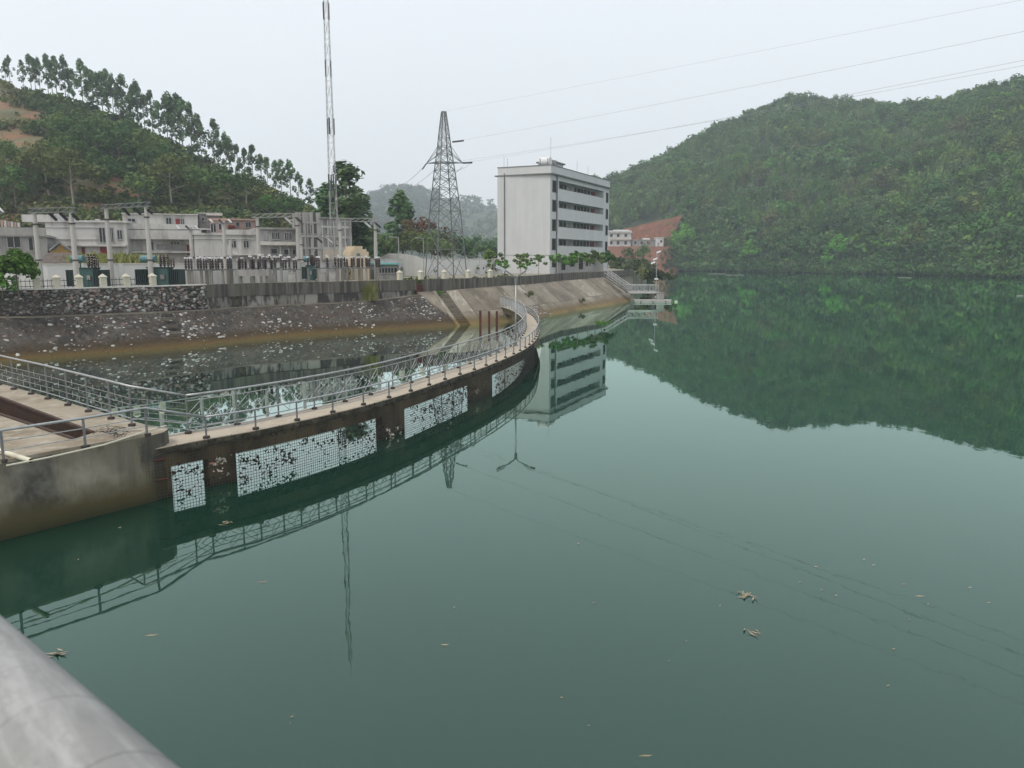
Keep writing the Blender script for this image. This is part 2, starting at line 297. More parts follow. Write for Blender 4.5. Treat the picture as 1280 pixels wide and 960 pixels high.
ORD += ['twenty-'+o for o in ORD[:9]]+['thirtieth']+['thirty-'+o for o in ORD[:9]]+['fortieth']+['forty-'+o for o in ORD[:9]]
def catmull(pts, step):
    P = [Vector(p) for p in pts]; P = [P[0]*2-P[1]]+P+[P[-1]*2-P[-2]]; R = []
    for i in range(1, len(P)-2):
        for k in range(12):
            t = k/12; a, b, c, d = P[i-1:i+3]
            R.append(.5*((2*b)+(c-a)*t+(2*a-5*b+4*c-d)*t*t+(3*b-a-3*c+d)*t**3))
    R.append(P[-2]); return resample(R, step)
class Line:
    def __init__(s, pts):
        s.p = [Vector(p) for p in pts]; s.c = [0]
        for a, b in zip(s.p, s.p[1:]): s.c.append(s.c[-1]+(b-a).length)
        s.L = s.c[-1]
    def at(s, d):
        d = min(max(d, 0), s.L); i = 0
        while i < len(s.c)-2 and s.c[i+1] < d: i += 1
        return s.p[i].lerp(s.p[i+1], (d-s.c[i])/max(1e-9, s.c[i+1]-s.c[i]))
    def dir(s, d): return (s.at(d+.3)-s.at(d-.3)).normalized()
    def nrm(s, d): t = s.dir(d); return Vector((-t.y, t.x, 0)).normalized()
    def near(s, q): 
        return min((((s.at(s.L*k/600).xy-Vector(q[:2])).length, s.L*k/600) for k in range(601)))[1]
def resample(pts, step):
    l = Line(pts); n = max(2, round(l.L/step)); return [l.at(l.L*i/n) for i in range(n+1)]
def offs(pts, d, z=None):                # offset a plan polyline to its left by d
    o = []
    for i, p in enumerate(pts):
        t = (pts[min(i+1, len(pts)-1)]-pts[max(i-1, 0)]); n = Vector((-t.y, t.x, 0)).normalized()
        o.append(Vector((p.x+n.x*d, p.y+n.y*d, p.z if z is None else z)))
    return o
import bmesh
def polyfill(name, loops, z, m, parent=None, depth=0, kind=None):
    bm = bmesh.new(); es = []
    for lp in loops:
        vs = [bm.verts.new((p[0], p[1], z)) for p in lp]; es += [bm.edges.new((vs[i], vs[(i+1) % len(vs)])) for i in range(len(vs))]
        if depth:
            ws = [bm.verts.new((p[0], p[1], z-depth)) for p in lp]
            for i in range(len(vs)): j = (i+1) % len(vs); bm.faces.new((vs[i], vs[j], ws[j], ws[i]))
    bmesh.ops.triangle_fill(bm, edges=es, use_beauty=True, use_dissolve=False); bmesh.ops.recalc_face_normals(bm, faces=bm.faces)
    me = bpy.data.meshes.new(name); bm.to_mesh(me); bm.free(); me.materials.append(m)
    o = link(name, me, parent); return tag(o, kind=kind)
rng = np.random.default_rng(7); R = random.Random(11)

# ------------------------------------------------------------------ bank plan (water line W, slope top B, wall foot, wall top)
ZG, ZW = 3.9, 4.42
Wp = [(-46, 26), (-40, 38), (-34.1, 46.3), (-32.6, 48.5), (-30.6, 50.3), (-26.3, 54.5), (-23.2, 57.9), (-21.3, 60.9), (-18.8, 64.0), (-15.4, 66.9), (-12.3, 69.5), (-9.2, 72.1), (-5.1, 75.0), (-1.5, 78.2), (2.4, 83.4), (5.6, 91.5), (8.9, 98.5), (12.6, 106), (15.9, 113), (19.6, 121.7)]
Bp = [(-49, 28, 2.75), (-42.5, 40.5, 2.75), (-35.9, 48.4, 2.7), (-33.9, 50.8, 2.63), (-31.7, 52.6, 2.56), (-27.3, 57.0, 2.5), (-24.4, 60.7, 2.44), (-22.6, 64.2, 2.45), (-19.5, 66.9, 2.5), (-15.9, 69.6, 2.5), (-12.7, 72.5, 2.6), (-9.6, 75.7, 2.9), (-5.5, 80.1, 3.28), (-1.6, 84.8, 3.45), (3.1, 94.6, 3.42), (6.6, 106.2, 3.4), (10.2, 113, 3.45), (14.2, 120.3, 3.55), (18.4, 132, 3.65), (23.2, 145.4, 3.66)]
WL = Line([Vector((x, y, 0)) for x, y in Wp]); BL = Line([Vector(p) for p in Bp])
wallp = offs([Vector((p[0], p[1], ZW)) for p in Bp], .35)
WALL = Line(wallp)
def uline(line, u):                      # arclength at which a plan line crosses picture column u
    best = min(range(801), key=lambda k: abs(proj(tuple(line.at(line.L*k/800)))[0]-u) if line.at(line.L*k/800).y > 5 else 1e9); return line.L*best/800

# ------------------------------------------------------------------ water and ground
lk = MB(); xs = np.linspace(-140, 340, 25); ys = np.linspace(-140, 470, 31)
for y in ys:
    for x in xs: lk.v.append((float(x), float(y), 0))
n = len(xs)
lk.f = [(j*n+i, j*n+i+1, (j+1)*n+i+1, (j+1)*n+i) for j in range(len(ys)-1) for i in range(n-1)]
tag(lk.build('reservoir_water', M_water), kind='structure')
bed = MB().box(-800, 1000, -400, 2500, -3, -2.5); tag(bed.build('ground', M_gnd), kind='structure')
gp = [(p.x, p.y) for p in offs(wallp, .3)]+[(29, 175), (40, 230), (52, 300), (62, 360), (40, 470), (-120, 470), (-420, 330), (-420, 10), (-52, 10)]
polyfill('yard_ground', [gp], ZG, M_gnd, depth=5, kind='structure')

# walkway plan
ZD = 1.43
walk = catmull([(-9.75, 19.95, ZD), (-8.68, 21.26, ZD), (-7.64, 22.39, ZD), (-6.67, 23.76, ZD), (-5.85, 25.04, ZD), (-5.05, 26.45, ZD), (-4.3, 28.02, ZD), (-3.48, 29.98, ZD), (-2.43, 32.89, ZD), (-1.49, 35.33, ZD),
                (-.41, 38.77, ZD), (.44, 41.81, ZD), (1.2, 45.79, ZD), (1.74, 50.58, ZD), (2.11, 57.82, ZD), (1.97, 67.0, ZD), (1.2, 75.5, ZD), (.3, 80.5, ZD), (-.6, 84.0, ZD)], .6)
WK = Line(walk); WW = 1.15
pf = offs(walk, -.08); po = offs(walk, -1.3); pf = [a.lerp(b, min(1, max(0, (43-a.y)/9))) for a, b in zip(pf, po)]  # strip past the wall, added to whiten the openings' mirrored lower halves
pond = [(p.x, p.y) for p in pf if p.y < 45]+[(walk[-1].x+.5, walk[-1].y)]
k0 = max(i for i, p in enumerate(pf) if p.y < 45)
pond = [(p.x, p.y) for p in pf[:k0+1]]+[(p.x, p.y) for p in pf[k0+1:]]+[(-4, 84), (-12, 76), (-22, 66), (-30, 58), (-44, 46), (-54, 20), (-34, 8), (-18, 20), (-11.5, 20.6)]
polyfill('pond_water_and_bright_strip', [pond], .004, M_pond, kind='structure')

# ------------------------------------------------------------------ stones (shared meshes)
def stone_mesh(k, m):
    bm = bmesh.new(); bmesh.ops.create_icosphere(bm, subdivisions=1, radius=.5); r = random.Random(k)
    for v in bm.verts: v.co = Vector((v.co.x*(.75+.5*r.random()), v.co.y*(.75+.5*r.random()), v.co.z*(.75+.5*r.random())))
    me = bpy.data.meshes.new('stone'); bm.to_mesh(me); bm.free(); me.materials.append(m); return me
STN = [[stone_mesh(10*j+k, M_st[j]) for k in range(4)] for j in range(4)]
def put_stone(parent, p, tang, nor, up, size, j):
    o = link('stone', STN[j][R.randrange(4)], parent)
    a = R.uniform(-.5, .5); t2 = tang*math.cos(a)+up*math.sin(a); u2 = nor.cross(t2)
    Mx = Matrix((t2, u2, nor)).transposed().to_4x4(); sx = size*R.uniform(.9, 1.7)
    o.matrix_local = Matrix.Translation(p)@Mx@Matrix.Diagonal((sx, size*R.uniform(.55, 1), size*.5, 1))
def stones_stuff(name, items, parent, m):
    V = []; Q = []
    base = np.array([v.co[:] for v in STN[0][0].vertices]); T = np.array([p.vertices[:] for p in STN[0][0].polygons])
    for i, (p, t, nn, up, sz) in enumerate(items):
        s = base*rng.uniform(.8, 1.2, base.shape)*np.array((sz*R.uniform(.9, 1.7), sz*R.uniform(.5, 1), sz*.5))
        V.append(np.array(p)+s[:, :1]*np.array(t)+s[:, 1:2]*np.array(up)+s[:, 2:]*np.array(nn)); Q.append(T+i*len(base))
    o = link(name, npmesh(name, np.concatenate(V), np.concatenate(Q), m), parent); return tag(o, kind='stuff')

# ------------------------------------------------------------------ embankment
uS = WL.near(at(530, 409, 0)); uE = WL.L
def slope_top(d):                        # point of B reached from water point d, going straight up the bank
    w_ = WL.at(d); n_ = WL.nrm(d); best = None
    for i in range(len(BL.p)-1):
        a, b = BL.p[i], BL.p[i+1]; e = (b-a).xy; den = n_.x*e.y-n_.y*e.x
        if abs(den) < 1e-6: continue
        q = (a-w_).xy; t = (q.x*e.y-q.y*e.x)/den; s = (q.x*n_.y-q.y*n_.x)/den
        if t > 0 and -.001 <= s <= 1.001 and (best is None or t < best[0]): best = (t, a.lerp(b, s))
    return best[1] if best else BL.at(d/WL.L*BL.L)
def bank_mesh(d0, d1, step):
    n_ = max(2, int((d1-d0)/step)); ds = [d0+(d1-d0)*i/n_ for i in range(n_+1)]
    W_ = [WL.at(d) for d in ds]; B_ = [slope_top(d) for d in ds]; return ds, W_, B_
sStair = WL.near(at(576, 406, 0))
ds, W_, B_ = bank_mesh(0, sStair-.9, 1.0)
rb = MB(); rows = []
for t in [-.35, -.1, .05, .2, .35, .5, .65, .8, .92, 1.0]:
    rows.append([w0.lerp(b0, t)+Vector((0, 0, R.uniform(-.05, .06) if .0 < t < 1 else 0)) for w0, b0 in zip(W_, B_)])
for a, b in zip(rows, rows[1:]): rb.strip(a, b)
rub_slope = tag(rb.build('rubble_slope', M_rub), kind='structure')
ledge = MB(); bf = [Vector(p) for p in Bp]; ledge.strip([p+Vector((0, 0, .012)) for p in bf], [Vector((q.x, q.y, p.z+.02)) for p, q in zip(bf, offs(bf, .5))])
tag(ledge.build('berm_path', M_slope), kind='structure')
ledge_edge = MB(); be = bf[:12]; ledge_edge.solid([[p+Vector((0, 0, -.16)) for p in offs(be, -.05)], [p+Vector((0, 0, .05)) for p in offs(be, -.05)], [p+Vector((0, 0, .05)) for p in offs(be, .25)], [p+Vector((0, 0, -.16)) for p in offs(be, .25)]])
ledge_edge.build('ledge_kerb', M_slope, rub_slope)
items = []
cl = [(.10, .5), (.2, .5), (.42, .4), (.55, .5), (.75, .6), (.88, .5)]
for i in range(1500):
    t0_ = R.random()
    d = R.uniform(WL.near(at(-30, 455, 0)), sStair-2); dens = .10+1.1*abs(math.sin(d*.41+1.2)*math.cos(d*.13+t0_*2))**1.3
    t = .12+.83*t0_
    if R.random() > dens: continue
    w0 = WL.at(d); b0 = slope_top(d); p = w0.lerp(b0, t); tg = WL.dir(d); up = (b0-w0).normalized(); nn = tg.cross(up).normalized()
    nn = nn if nn.z > 0 else -nn
    items.append((p, tg, nn, up, .12*2.0**R.uniform(-.9, 1.25)))
items.sort(key=lambda q: -q[4]/q[0].y)
for q in items[:280]: put_stone(rub_slope, q[0], q[1], q[2], q[3], q[4], R.choices((0, 1, 2, 3), (5.5, 1.2, 2.2, 2))[0])
stones_stuff('small_stones', items[280:], rub_slope, M_st[0])
# small broken steps in the rubble slope
sd = WL.near(at(222, 433, 0)); w0 = WL.at(sd); b0 = slope_top(sd); tg = WL.dir(sd)
for i in range(6):
    t = .42+i*.1; p = w0.lerp(b0, t); q = MB(); n_ = WL.nrm(sd)
    q.fbox(p, tg, -n_, -.42, .42, -.25, .16, p.z-.25, p.z+.05); q.build('step', M_rub if i % 2 else M_slope3, rub_slope)

# concrete slope of separate slabs, with the stair channel
cs = MB(); ds, W_, B_ = bank_mesh(sStair-.9, uE, 2)
cs.strip([w0.lerp(b0, -.3)-Vector((0, 0, .12)) for w0, b0 in zip(W_, B_)], [b0-Vector((0, 0, .12)) for b0 in B_])
cslope = tag(cs.build('concrete_slope', M_slope3), kind='structure')
edges_ = [sStair+.75]; k = 0
widths = [1.6, 2.2, 2.4, 2.3, 1.9, 2.6, 2.4, 2.0, 2.6, 2.3, 2.5, 2.4, 2.6, 2.4, 2.5, 2.6, 2.4, 2.6, 2.5, 2.6, 2.5, 2.6]
while edges_[-1] < uE-1.2 and k < len(widths): edges_.append(min(uE, edges_[-1]+widths[k])); k += 1
for i, (a, b) in enumerate(zip(edges_, edges_[1:])):
    q = MB(); dd = [a+.025, (a+b)/2, b-.025]; lift = Vector((0, 0, R.uniform(-.02, .03)))
    lo = [WL.at(d).lerp(slope_top(d), -.28)+lift for d in dd]; hi = [slope_top(d)+lift for d in dd]; dn = Vector((0, 0, -.15))
    md = [x.lerp(y, .52) for x, y in zip(lo, hi)]; gap = .012
    q.solid([[x+dn for x in lo], lo, [x.lerp(y, .5) for x, y in zip(lo, hi)], [x.lerp(y, .5)+dn for x, y in zip(lo, hi)]])
    q.build('slab', R.choice((M_slope, M_slope, M_slope2, M_slope3)), cslope)
    q = MB(); l2 = [x.lerp(y, .508) for x, y in zip(lo, hi)]
    q.solid([[x+dn for x in l2], l2, hi, [x+dn for x in hi]]); q.build('slab', R.choice((M_slope, M_slope, M_slope2, M_slope3)), cslope)
w0 = WL.at(sStair); b0 = slope_top(sStair); tg = WL.dir(sStair); nn = WL.nrm(sStair)
NS = 15
for i in range(NS):
    t = -.12+1.1*i/NS; p = w0.lerp(b0, t); run = (b0-w0).xy.length*1.1/NS
    q = MB(); q.fbox(p, tg, -nn, -.62, .62, -run*1.2, 0, p.z-.2, p.z+.1); q.build('step', M_slope3 if i % 2 else M_slope, cslope)
for s0, s1, name in ((-1.05, -.66, 'stair_kerb'), (.66, .74, 'stair_kerb')):
    q = MB(); A = [w0+tg*s for s in (s0, s1)]; lo = [w0.lerp(b0, -.2), b0]
    rings = []
    for s, zz in ((s0, -.2), (s0, .13), (s1, .13), (s1, -.2)): rings.append([x+tg*s+Vector((0, 0, zz)) for x in lo])
    q.solid(rings); q.build(name, M_slope2, cslope)
q = MB(); rings = []                      # pale apron left of the stair
for t0, s0, s1 in ((.32, -1.07, -1.25), (1.0, -1.07, -2.9)):
    p = w0.lerp(b0, t0); rings.append((p+tg*s0, p+tg*s1))
q.hexa([rings[0][1]-Vector((0, 0, .1)), rings[0][0]-Vector((0, 0, .1)), rings[1][0]-Vector((0, 0, .1)), rings[1][1]-Vector((0, 0, .1)), rings[0][1]+Vector((0, 0, .09)), rings[0][0]+Vector((0, 0, .09)), rings[1][0]+Vector((0, 0, .09)), rings[1][1]+Vector((0, 0, .09))])
q.build('slab', M_slope, cslope)
# litter along the foot of the concrete slope
it = []
for i in range(70):
    d = R.gauss(WL.near(at(680, 398, 0)), 2.2); t = R.uniform(.02, .3); w1 = WL.at(d); b1 = slope_top(d); p = w1.lerp(b1, t)
    it.append((p+Vector((0, 0, .03)), WL.dir(d), Vector((0, 0, 1)), Vector((1, 0, 0)), R.uniform(.1, .35)))
stones_stuff('washed_up_litter', it, cslope, M_st[0])

# ------------------------------------------------------------------ retaining wall
def wallspan(d0, d1, step=2):
    n_ = max(2, int((d1-d0)/step)); return [d0+(d1-d0)*i/n_ for i in range(n_+1)]
def wbase(d):
    return BL.at(d/WALL.L*BL.L).z
dR = uline(WALL, 258); dC = uline(WALL, 521); dD = uline(WALL, 529); dE = WALL.L
rw = thing('rubble_wall', 'dark rubble stone retaining wall with a thin pale coping', 'wall', tuple(WALL.at(dR*.6))[:2]+(2.4,))
def wall_solid(mb, dd, z0, z1, t0, t1):
    P_w = [WALL.at(d) for d in dd]; o0 = offs(P_w, t0); o1 = offs(P_w, t1); f = (lambda z, d: z(d) if callable(z) else z)
    mb.solid([[Vector((p.x, p.y, f(z0, d))) for p, d in zip(o0, dd)], [Vector((p.x, p.y, f(z1, d))) for p, d in zip(o0, dd)], [Vector((p.x, p.y, f(z1, d))) for p, d in zip(o1, dd)], [Vector((p.x, p.y, f(z0, d))) for p, d in zip(o1, dd)]]); return mb
wall_solid(MB(), wallspan(0, dR), lambda d: wbase(d)-.3, ZW-.04, 0, .5).build('wall_body', M_rub, rw)
wall_solid(MB(), wallspan(0, dR), ZW-.04, ZW+.045, -.04, .54).build('coping', M_cop, rw)
it = []
for i in range(1150):
    d = R.uniform(uline(WALL, -25), dR-.1); z = R.uniform(wbase(d)+.12, ZW-.12); p = WALL.at(d); n_ = -WALL.nrm(d); t = WALL.dir(d)
    uu = proj((p.x, p.y, z))[0]; bright = uu > 82
    it.append((Vector((p.x, p.y, z)), t, n_, Vector((0, 0, 1)), (.15 if bright else .12)*2.0**R.uniform(-.7, .95)))
it.sort(key=lambda q: -q[4])
for q in it[:285]:
    bright = proj(tuple(q[0]))[0] > 82
    put_stone(rw, q[0]-rw.location, q[1], q[2], q[3], q[4], R.choices((0, 1, 2, 3), (3, 3.5, 4, 2) if bright else (1, 1.5, 2, 6))[0])
rest = [(q[0]-rw.location,)+q[1:] for q in it[285:]]
stones_stuff('small_stones', rest[:430], rw, M_st[2]); stones_stuff('small_stones', rest[430:], rw, M_st[3])
# smooth parapet wall with block course
pw = thing('parapet_wall', 'dark streaked concrete parapet wall along the bank, from rubble wall to jetty stairs', 'wall', tuple(WALL.at(dC))[:2]+(2.5,))
zsp = lambda d: 3.33 if d < dC-4 else wbase(d)-.02
for a, b in ((dR+.01, dC), (dD, dE)):
    wall_solid(MB(), wallspan(a, b), (lambda d: 3.38 if d < dC+.01 else wbase(d)-.2), ZW, .0, .34).build('wall_body', M_par, pw)
nb = int((dC-.1-dR)/1.3)
for i in range(nb):
    a = dR+.05+i*1.3; q = wall_solid(MB(), [a, a+.65, a+1.26], lambda d: wbase(d)-.05, 3.37, R.uniform(.06, .1), .45); q.build('block', M_blk, pw)
wall_solid(MB(), wallspan(dR+.05, dC-.05), lambda d: wbase(d)-.1, 3.36, .2, .4).build('backing', M_edge, pw)
q = wall_solid(MB(), [dC+.02, (dC+dD)/2, dD-.02], lambda d: wbase(d)-.1, ZW-.45, .12, .3); q.build('brick_panel', M_rust, pw)

# ------------------------------------------------------------------ platform at the left
pp = [(-9.66, 20.02), (-9.5, 20.45), (-9.55, 20.85), (-9.78, 21.12), (-10.3, 21.3), (-18.5, 28.0), (-26, 34), (-33, 28), (-22, 6), (-19, 7.7), (-11.95, 17.0)]
tr = [tuple(at(u, v, 1.82).xy) for u, v in ((-40, 482), (116, 541), (92, 549), (-60, 498))]
plat = tag(polyfill('platform', [pp, tr], 1.82, M_plat, depth=3), kind='structure')
fm = plat.data; fm.materials.append(M_conc)
fm.materials.append(M_trench); tset = {(round(x, 3), round(y, 3)) for x, y in tr}
for p in fm.polygons:
    p.material_index = 0 if abs(p.normal.z) > .7 else (2 if all((round(fm.vertices[i].co.x, 3), round(fm.vertices[i].co.y, 3)) in tset for i in p.vertices) else 1)  # trench sides in the dark rust too, painting in the pit's shade
q = MB(); q.v = [(x, y, 1.15) for x, y in tr]; q.f = [(0, 1, 2, 3)]; q.build('trench_floor', M_trench, plat)
for a, b in ((tr[0], tr[1]), (tr[3], tr[2])):
    d = (Vector(b)-Vector(a)).normalized(); q = MB(); q.fbox(a, d, (-d.y, d.x), 0, (Vector(b)-Vector(a)).length, -.05, .05, 1.78, 1.86); q.build('trench_edging', M_trench, plat)
q = MB(); d = (Vector(pp[0])-Vector(pp[-1])).normalized(); q.fbox(pp[-1], d, (-d.y, d.x), -6, (Vector(pp[0])-Vector(pp[-1])).length-.1, .02, .10, 1.80, 1.89); q.build('edge_kerb', M_plat, plat)
p0, p1 = at(-18, 558, 1.92), at(39, 576, 1.90)
pt = thing('drain_pipe', 'short cream plastic pipe jutting over the platform edge', 'pipe', p0)
MB().tube(p0, p1, .06, n=12, cap=False).build('pipe_wall', M_pvc, pt, smooth=True); MB().tube(p0, p1-(p1-p0)*.02, .05, n=10).build('bore_shade_plug', M_black, pt)  # solid black plug paints the shade inside the pipe
q = MB(); q.path([at(8, 582, 1.9), at(60, 572, 1.9), at(130, 556, 1.9), at(186, 538, 1.93), at(208, 532, 1.95)], .02, 5)
tag(q.build('conduit', M_pvc), 'thin white conduit lying along the front edge of the platform', 'conduit')
q = MB()
for i in range(26):
    a = at(142+R.gauss(0, 9), 541+R.gauss(0, 2.5), 1.84+R.random()*.12); q.path([a, a+Vector((R.gauss(0, .15), R.gauss(0, .1), R.uniform(-.0, .1))), a+Vector((R.gauss(0, .25), R.gauss(0, .2), R.uniform(-.02, .05)))], .008, 4)
tag(q.build('brushwood_heap', M_foot), 'small tangle of dark twigs and wire on the platform', 'twig heap', kind=None)

# ------------------------------------------------------------------ curved walkway
wt = thing('curved_walkway', 'curved concrete walkway with beige deck crossing the water', 'footbridge', (walk[0].x, walk[0].y, 0))
def rails_of(line, z0, z1, a, b): 
    o0 = offs(line, a); o1 = offs(line, b)
    return [[Vector((p.x, p.y, z0)) for p in o0], [Vector((p.x, p.y, z1)) for p in o0], [Vector((p.x, p.y, z1)) for p in o1], [Vector((p.x, p.y, z0)) for p in o1]]
MB().solid(rails_of(walk, ZD-.02, ZD, .02, WW)).build('deck', M_deck, wt)
MB().solid(rails_of(walk, ZD-.2, ZD-.021, 0, WW+.02)).build('slab_edge', M_edge, wt)
MB().solid(rails_of(walk, .83, ZD-.21, .1, WW-.06)).build('beam', M_pier, wt)
def wk_u(u): return uline(WK, u)
opens = [(wk_u(214), wk_u(261)), (wk_u(295), wk_u(481)), (wk_u(509), wk_u(594)), (wk_u(618), wk_u(642))]
prev = 0
for i, (a, b) in enumerate(opens+[(WK.L, WK.L)]):
    seg = [WK.at(prev+(a-prev)*j/8) for j in range(9)]
    if i == 4: seg = resample(seg, 1.0)
    MB().solid(rails_of(seg, -1.5, .832, .12, .42 if i < 4 else .6)).build('pier', M_pier, wt); prev = b
q = MB()
for k_ in range(6):
    d = 34+k_*6; p = WK.at(d); n_ = WK.nrm(d); t = WK.dir(d); q = MB(); q.fbox(p, t, n_, -.2, .2, .6, .95, -1.5, .84); q.build('column', M_conc, wt)
# little ledge of a pale slab rim on the pond side
MB().solid(rails_of(walk, ZD, ZD+.06, WW-.06, WW)).build('kerb', M_cop, wt)
# trash net, hung off the outer edge
nl = [p for p in offs(walk, -.03) if p.y < 47]; NL = Line(nl); nm = MB()
nets = thing('trash_net', 'fine wire trash net hung along the outer side of the walkway', 'net', (nl[0].x, nl[0].y, 0))
for i in range(16):
    z = -.05+i*.09; pts = [Vector((p.x, p.y, z)) for p in nl]; w2 = .0045
    nm.solid([[p+Vector((0, 0, -w2)) for p in pts], [p+Vector((0, 0, w2)) for p in pts], [p+Vector((0, 0, w2)) for p in offs(pts, .014)], [p+Vector((0, 0, -w2)) for p in offs(pts, .014)]])
for i in range(int(NL.L/.09)):
    d = i*.09; p = NL.at(d); t = NL.dir(d); n_ = NL.nrm(d)
    nm.fbox(p, t, n_, -.0045, .0045, -.0045, .0045, -.08, ZD-.16 if i % 9 else ZD+.03)
tag(nm.build('wires', M_net, nets), kind='stuff')
for s_ in [(.05, 1.1), (.05, .55)]:
    p = NL.at(.35); q = MB(); q.path([(p.x-.75, p.y-.62, s_[1]-.06), (p.x-.35, p.y-.28, s_[1]), (p.x+.1, p.y+.05, s_[1]+.02)], .03, 5); q.build('bracket', M_rust, nets)
def scraps(name, items, m, parent):      # ragged flat scraps
    V = []; Q = []
    for p, t, up, nn, sz in items:
        a = rng.uniform(0, 2*math.pi); k = 6
        an = a+np.sort(rng.uniform(0, 2*math.pi, k)); rr = sz*rng.uniform(.3, 1, k)
        b = len(V); 
        for j in range(k): V.append(np.array(p)+np.array(t)*math.cos(an[j])*rr[j]*1.2+np.array(up)*math.sin(an[j])*rr[j]+np.array(nn)*rng.uniform(-.03, .03))
        Q += [(b, b+1, b+2, b+3), (b, b+3, b+4, b+5)]
    o = link(name, npmesh(name, V, Q, m), parent); return tag(o, kind='stuff')
it = []
for a, b in opens[:4]:
    n_c = int((b-a)*9)
    cs_ = [(R.uniform(a, b), R.uniform(.1, .8)) for _ in range(n_c)]
    for i in range(int((b-a)*62)):
        if R.random() < .6: c = R.choice(cs_); d = c[0]+R.gauss(0, .10); z = c[1]+R.gauss(0, .07)
        else: d = R.uniform(a, b); z = R.uniform(0, .85)
        if z < 0 or z > .9: continue
        p = NL.at(d); it.append((tuple(Vector((p.x, p.y, z))-nets.location), tuple(NL.dir(d)), (0, 0, 1), tuple(NL.nrm(d)), R.choice((.025, .035, .045, .06, .085))))
for i in range(260):                     # hanging weed below the slab edge
    d = R.uniform(.5, NL.L); p = NL.at(d); it.append((tuple(Vector((p.x, p.y, R.uniform(ZD-.28, ZD-.02)))-nets.location), tuple(NL.dir(d)), (0, 0, 1), tuple(NL.nrm(d)), R.choice((.03, .05, .08))))
scraps('caught_leaves', it, M_leafd, nets)
it = []
for u_, z_, k_ in ((272, .75, 26), (275, .35, 10), (487, .12, 16), (497, .2, 8), (560, .55, 4), (596, .5, 10), (606, .62, 8), (642, .7, 10), (652, .5, 16), (662, .6, 14), (655, .25, 10)):
    for i in range(k_):
        d = wk_u(u_)+R.gauss(0, .16); z = z_+R.gauss(0, .09); p = NL.at(d) if d < NL.L else WK.at(d); it.append((tuple(Vector((p.x, p.y, max(.03, z)))-nets.location), tuple(NL.dir(d)), (0, 0, 1), tuple(NL.nrm(d)), R.choice((.03, .05, .08))))
scraps('caught_litter', it, M_trash, nets)

# ------------------------------------------------------------------ railings
def post(mb_parent, p, h, r=.028, foot=True):
    MB().tube(p, Vector(p)+Vector((0, 0, h)), r, n=8).build('post', M_galv_d, mb_parent, smooth=False)
    if foot: q = MB(); q.box(p[0]-.075, p[0]+.075, p[1]-.075, p[1]+.075, p[2], p[2]+.07); q.build('post_foot', M_foot, mb_parent)
inner = offs(walk, WW-.1); IN = Line(inner); outer = offs(walk, .1); OU = Line(outer)
rl = thing('walkway_railing', 'taller railing with lattice panels along the pond side of the walkway', 'railing', tuple(inner[1]))
d0 = uline(IN, 234); posts = []; d = d0
while d < IN.L-.1: posts.append(d); d += 1.54
for d in posts: post(rl, IN.at(d), 1.12)
seg = [IN.at(posts[0]+(posts[-1]-posts[0])*i/110) for i in range(111)]
for h, r in ((1.14, .034), (.97, .016), (.16, .016)): MB().path([p+Vector((0, 0, h)) for p in seg], r, 8 if h > 1.1 else 5).build('rail', M_galv, rl, smooth=True)
for i, (a, b) in enumerate(zip(posts, posts[1:])):
    q = MB(); T = lambda s, z: IN.at(a+(b-a)*s)+Vector((0, 0, .16+.81*z))
    if a < 34:
        for ln in ([(.0, .5), (.3, 1), ], [(.3, 1), (.3, .72), (.5, .5), (.3, .28), (.3, 0)], [(.0, .5), (.3, 0)], [(.7, 1), (.7, .72), (.5, .5), (.7, .28), (.7, 0)], [(.7, 1), (1, .5), (.7, 0)], [(.38, .5), (.5, .72), (.62, .5), (.5, .28), (.38, .5)], [(.12, .5), (.3, .72)], [(.12, .5), (.3, .28)], [(.88, .5), (.7, .72)], [(.88, .5), (.7, .28)]):
            for c, e in zip(ln, ln[1:]): q.tube(T(*c), T(*e), .011, n=4, cap=False)
    else:
        for k_ in range(5):
            c = (k_+.5)/5; ring = [T(c+.085*math.cos(x), .5+.42*math.sin(x)) for x in np.linspace(0, 2*math.pi, 11)]
            for e, g in zip(ring, ring[1:]): q.tube(e, g, .012, n=4, cap=False)
            q.tube(T(c-.1, 0), T(c+.1, 1), .011, n=4, cap=False)
    q.build('lattice_panel', M_galv, rl)
ro = thing('walkway_railing', 'low plain two-rail railing along the outer side of the walkway', 'railing', tuple(outer[1]))
d0 = uline(OU, 258); posts_o = []; d = d0
while d < OU.L-.1: posts_o.append(d); d += 1.54
for d in posts_o: post(ro, OU.at(d), .6)
seg = [OU.at(posts_o[0]+(posts_o[-1]-posts_o[0])*i/110) for i in range(111)]
for h, r in ((.62, .032), (.40, .013), (.22, .013)): MB().path([p+Vector((0, 0, h)) for p in seg], r, 8 if h > .5 else 5).build('rail', M_galv, ro, smooth=True)
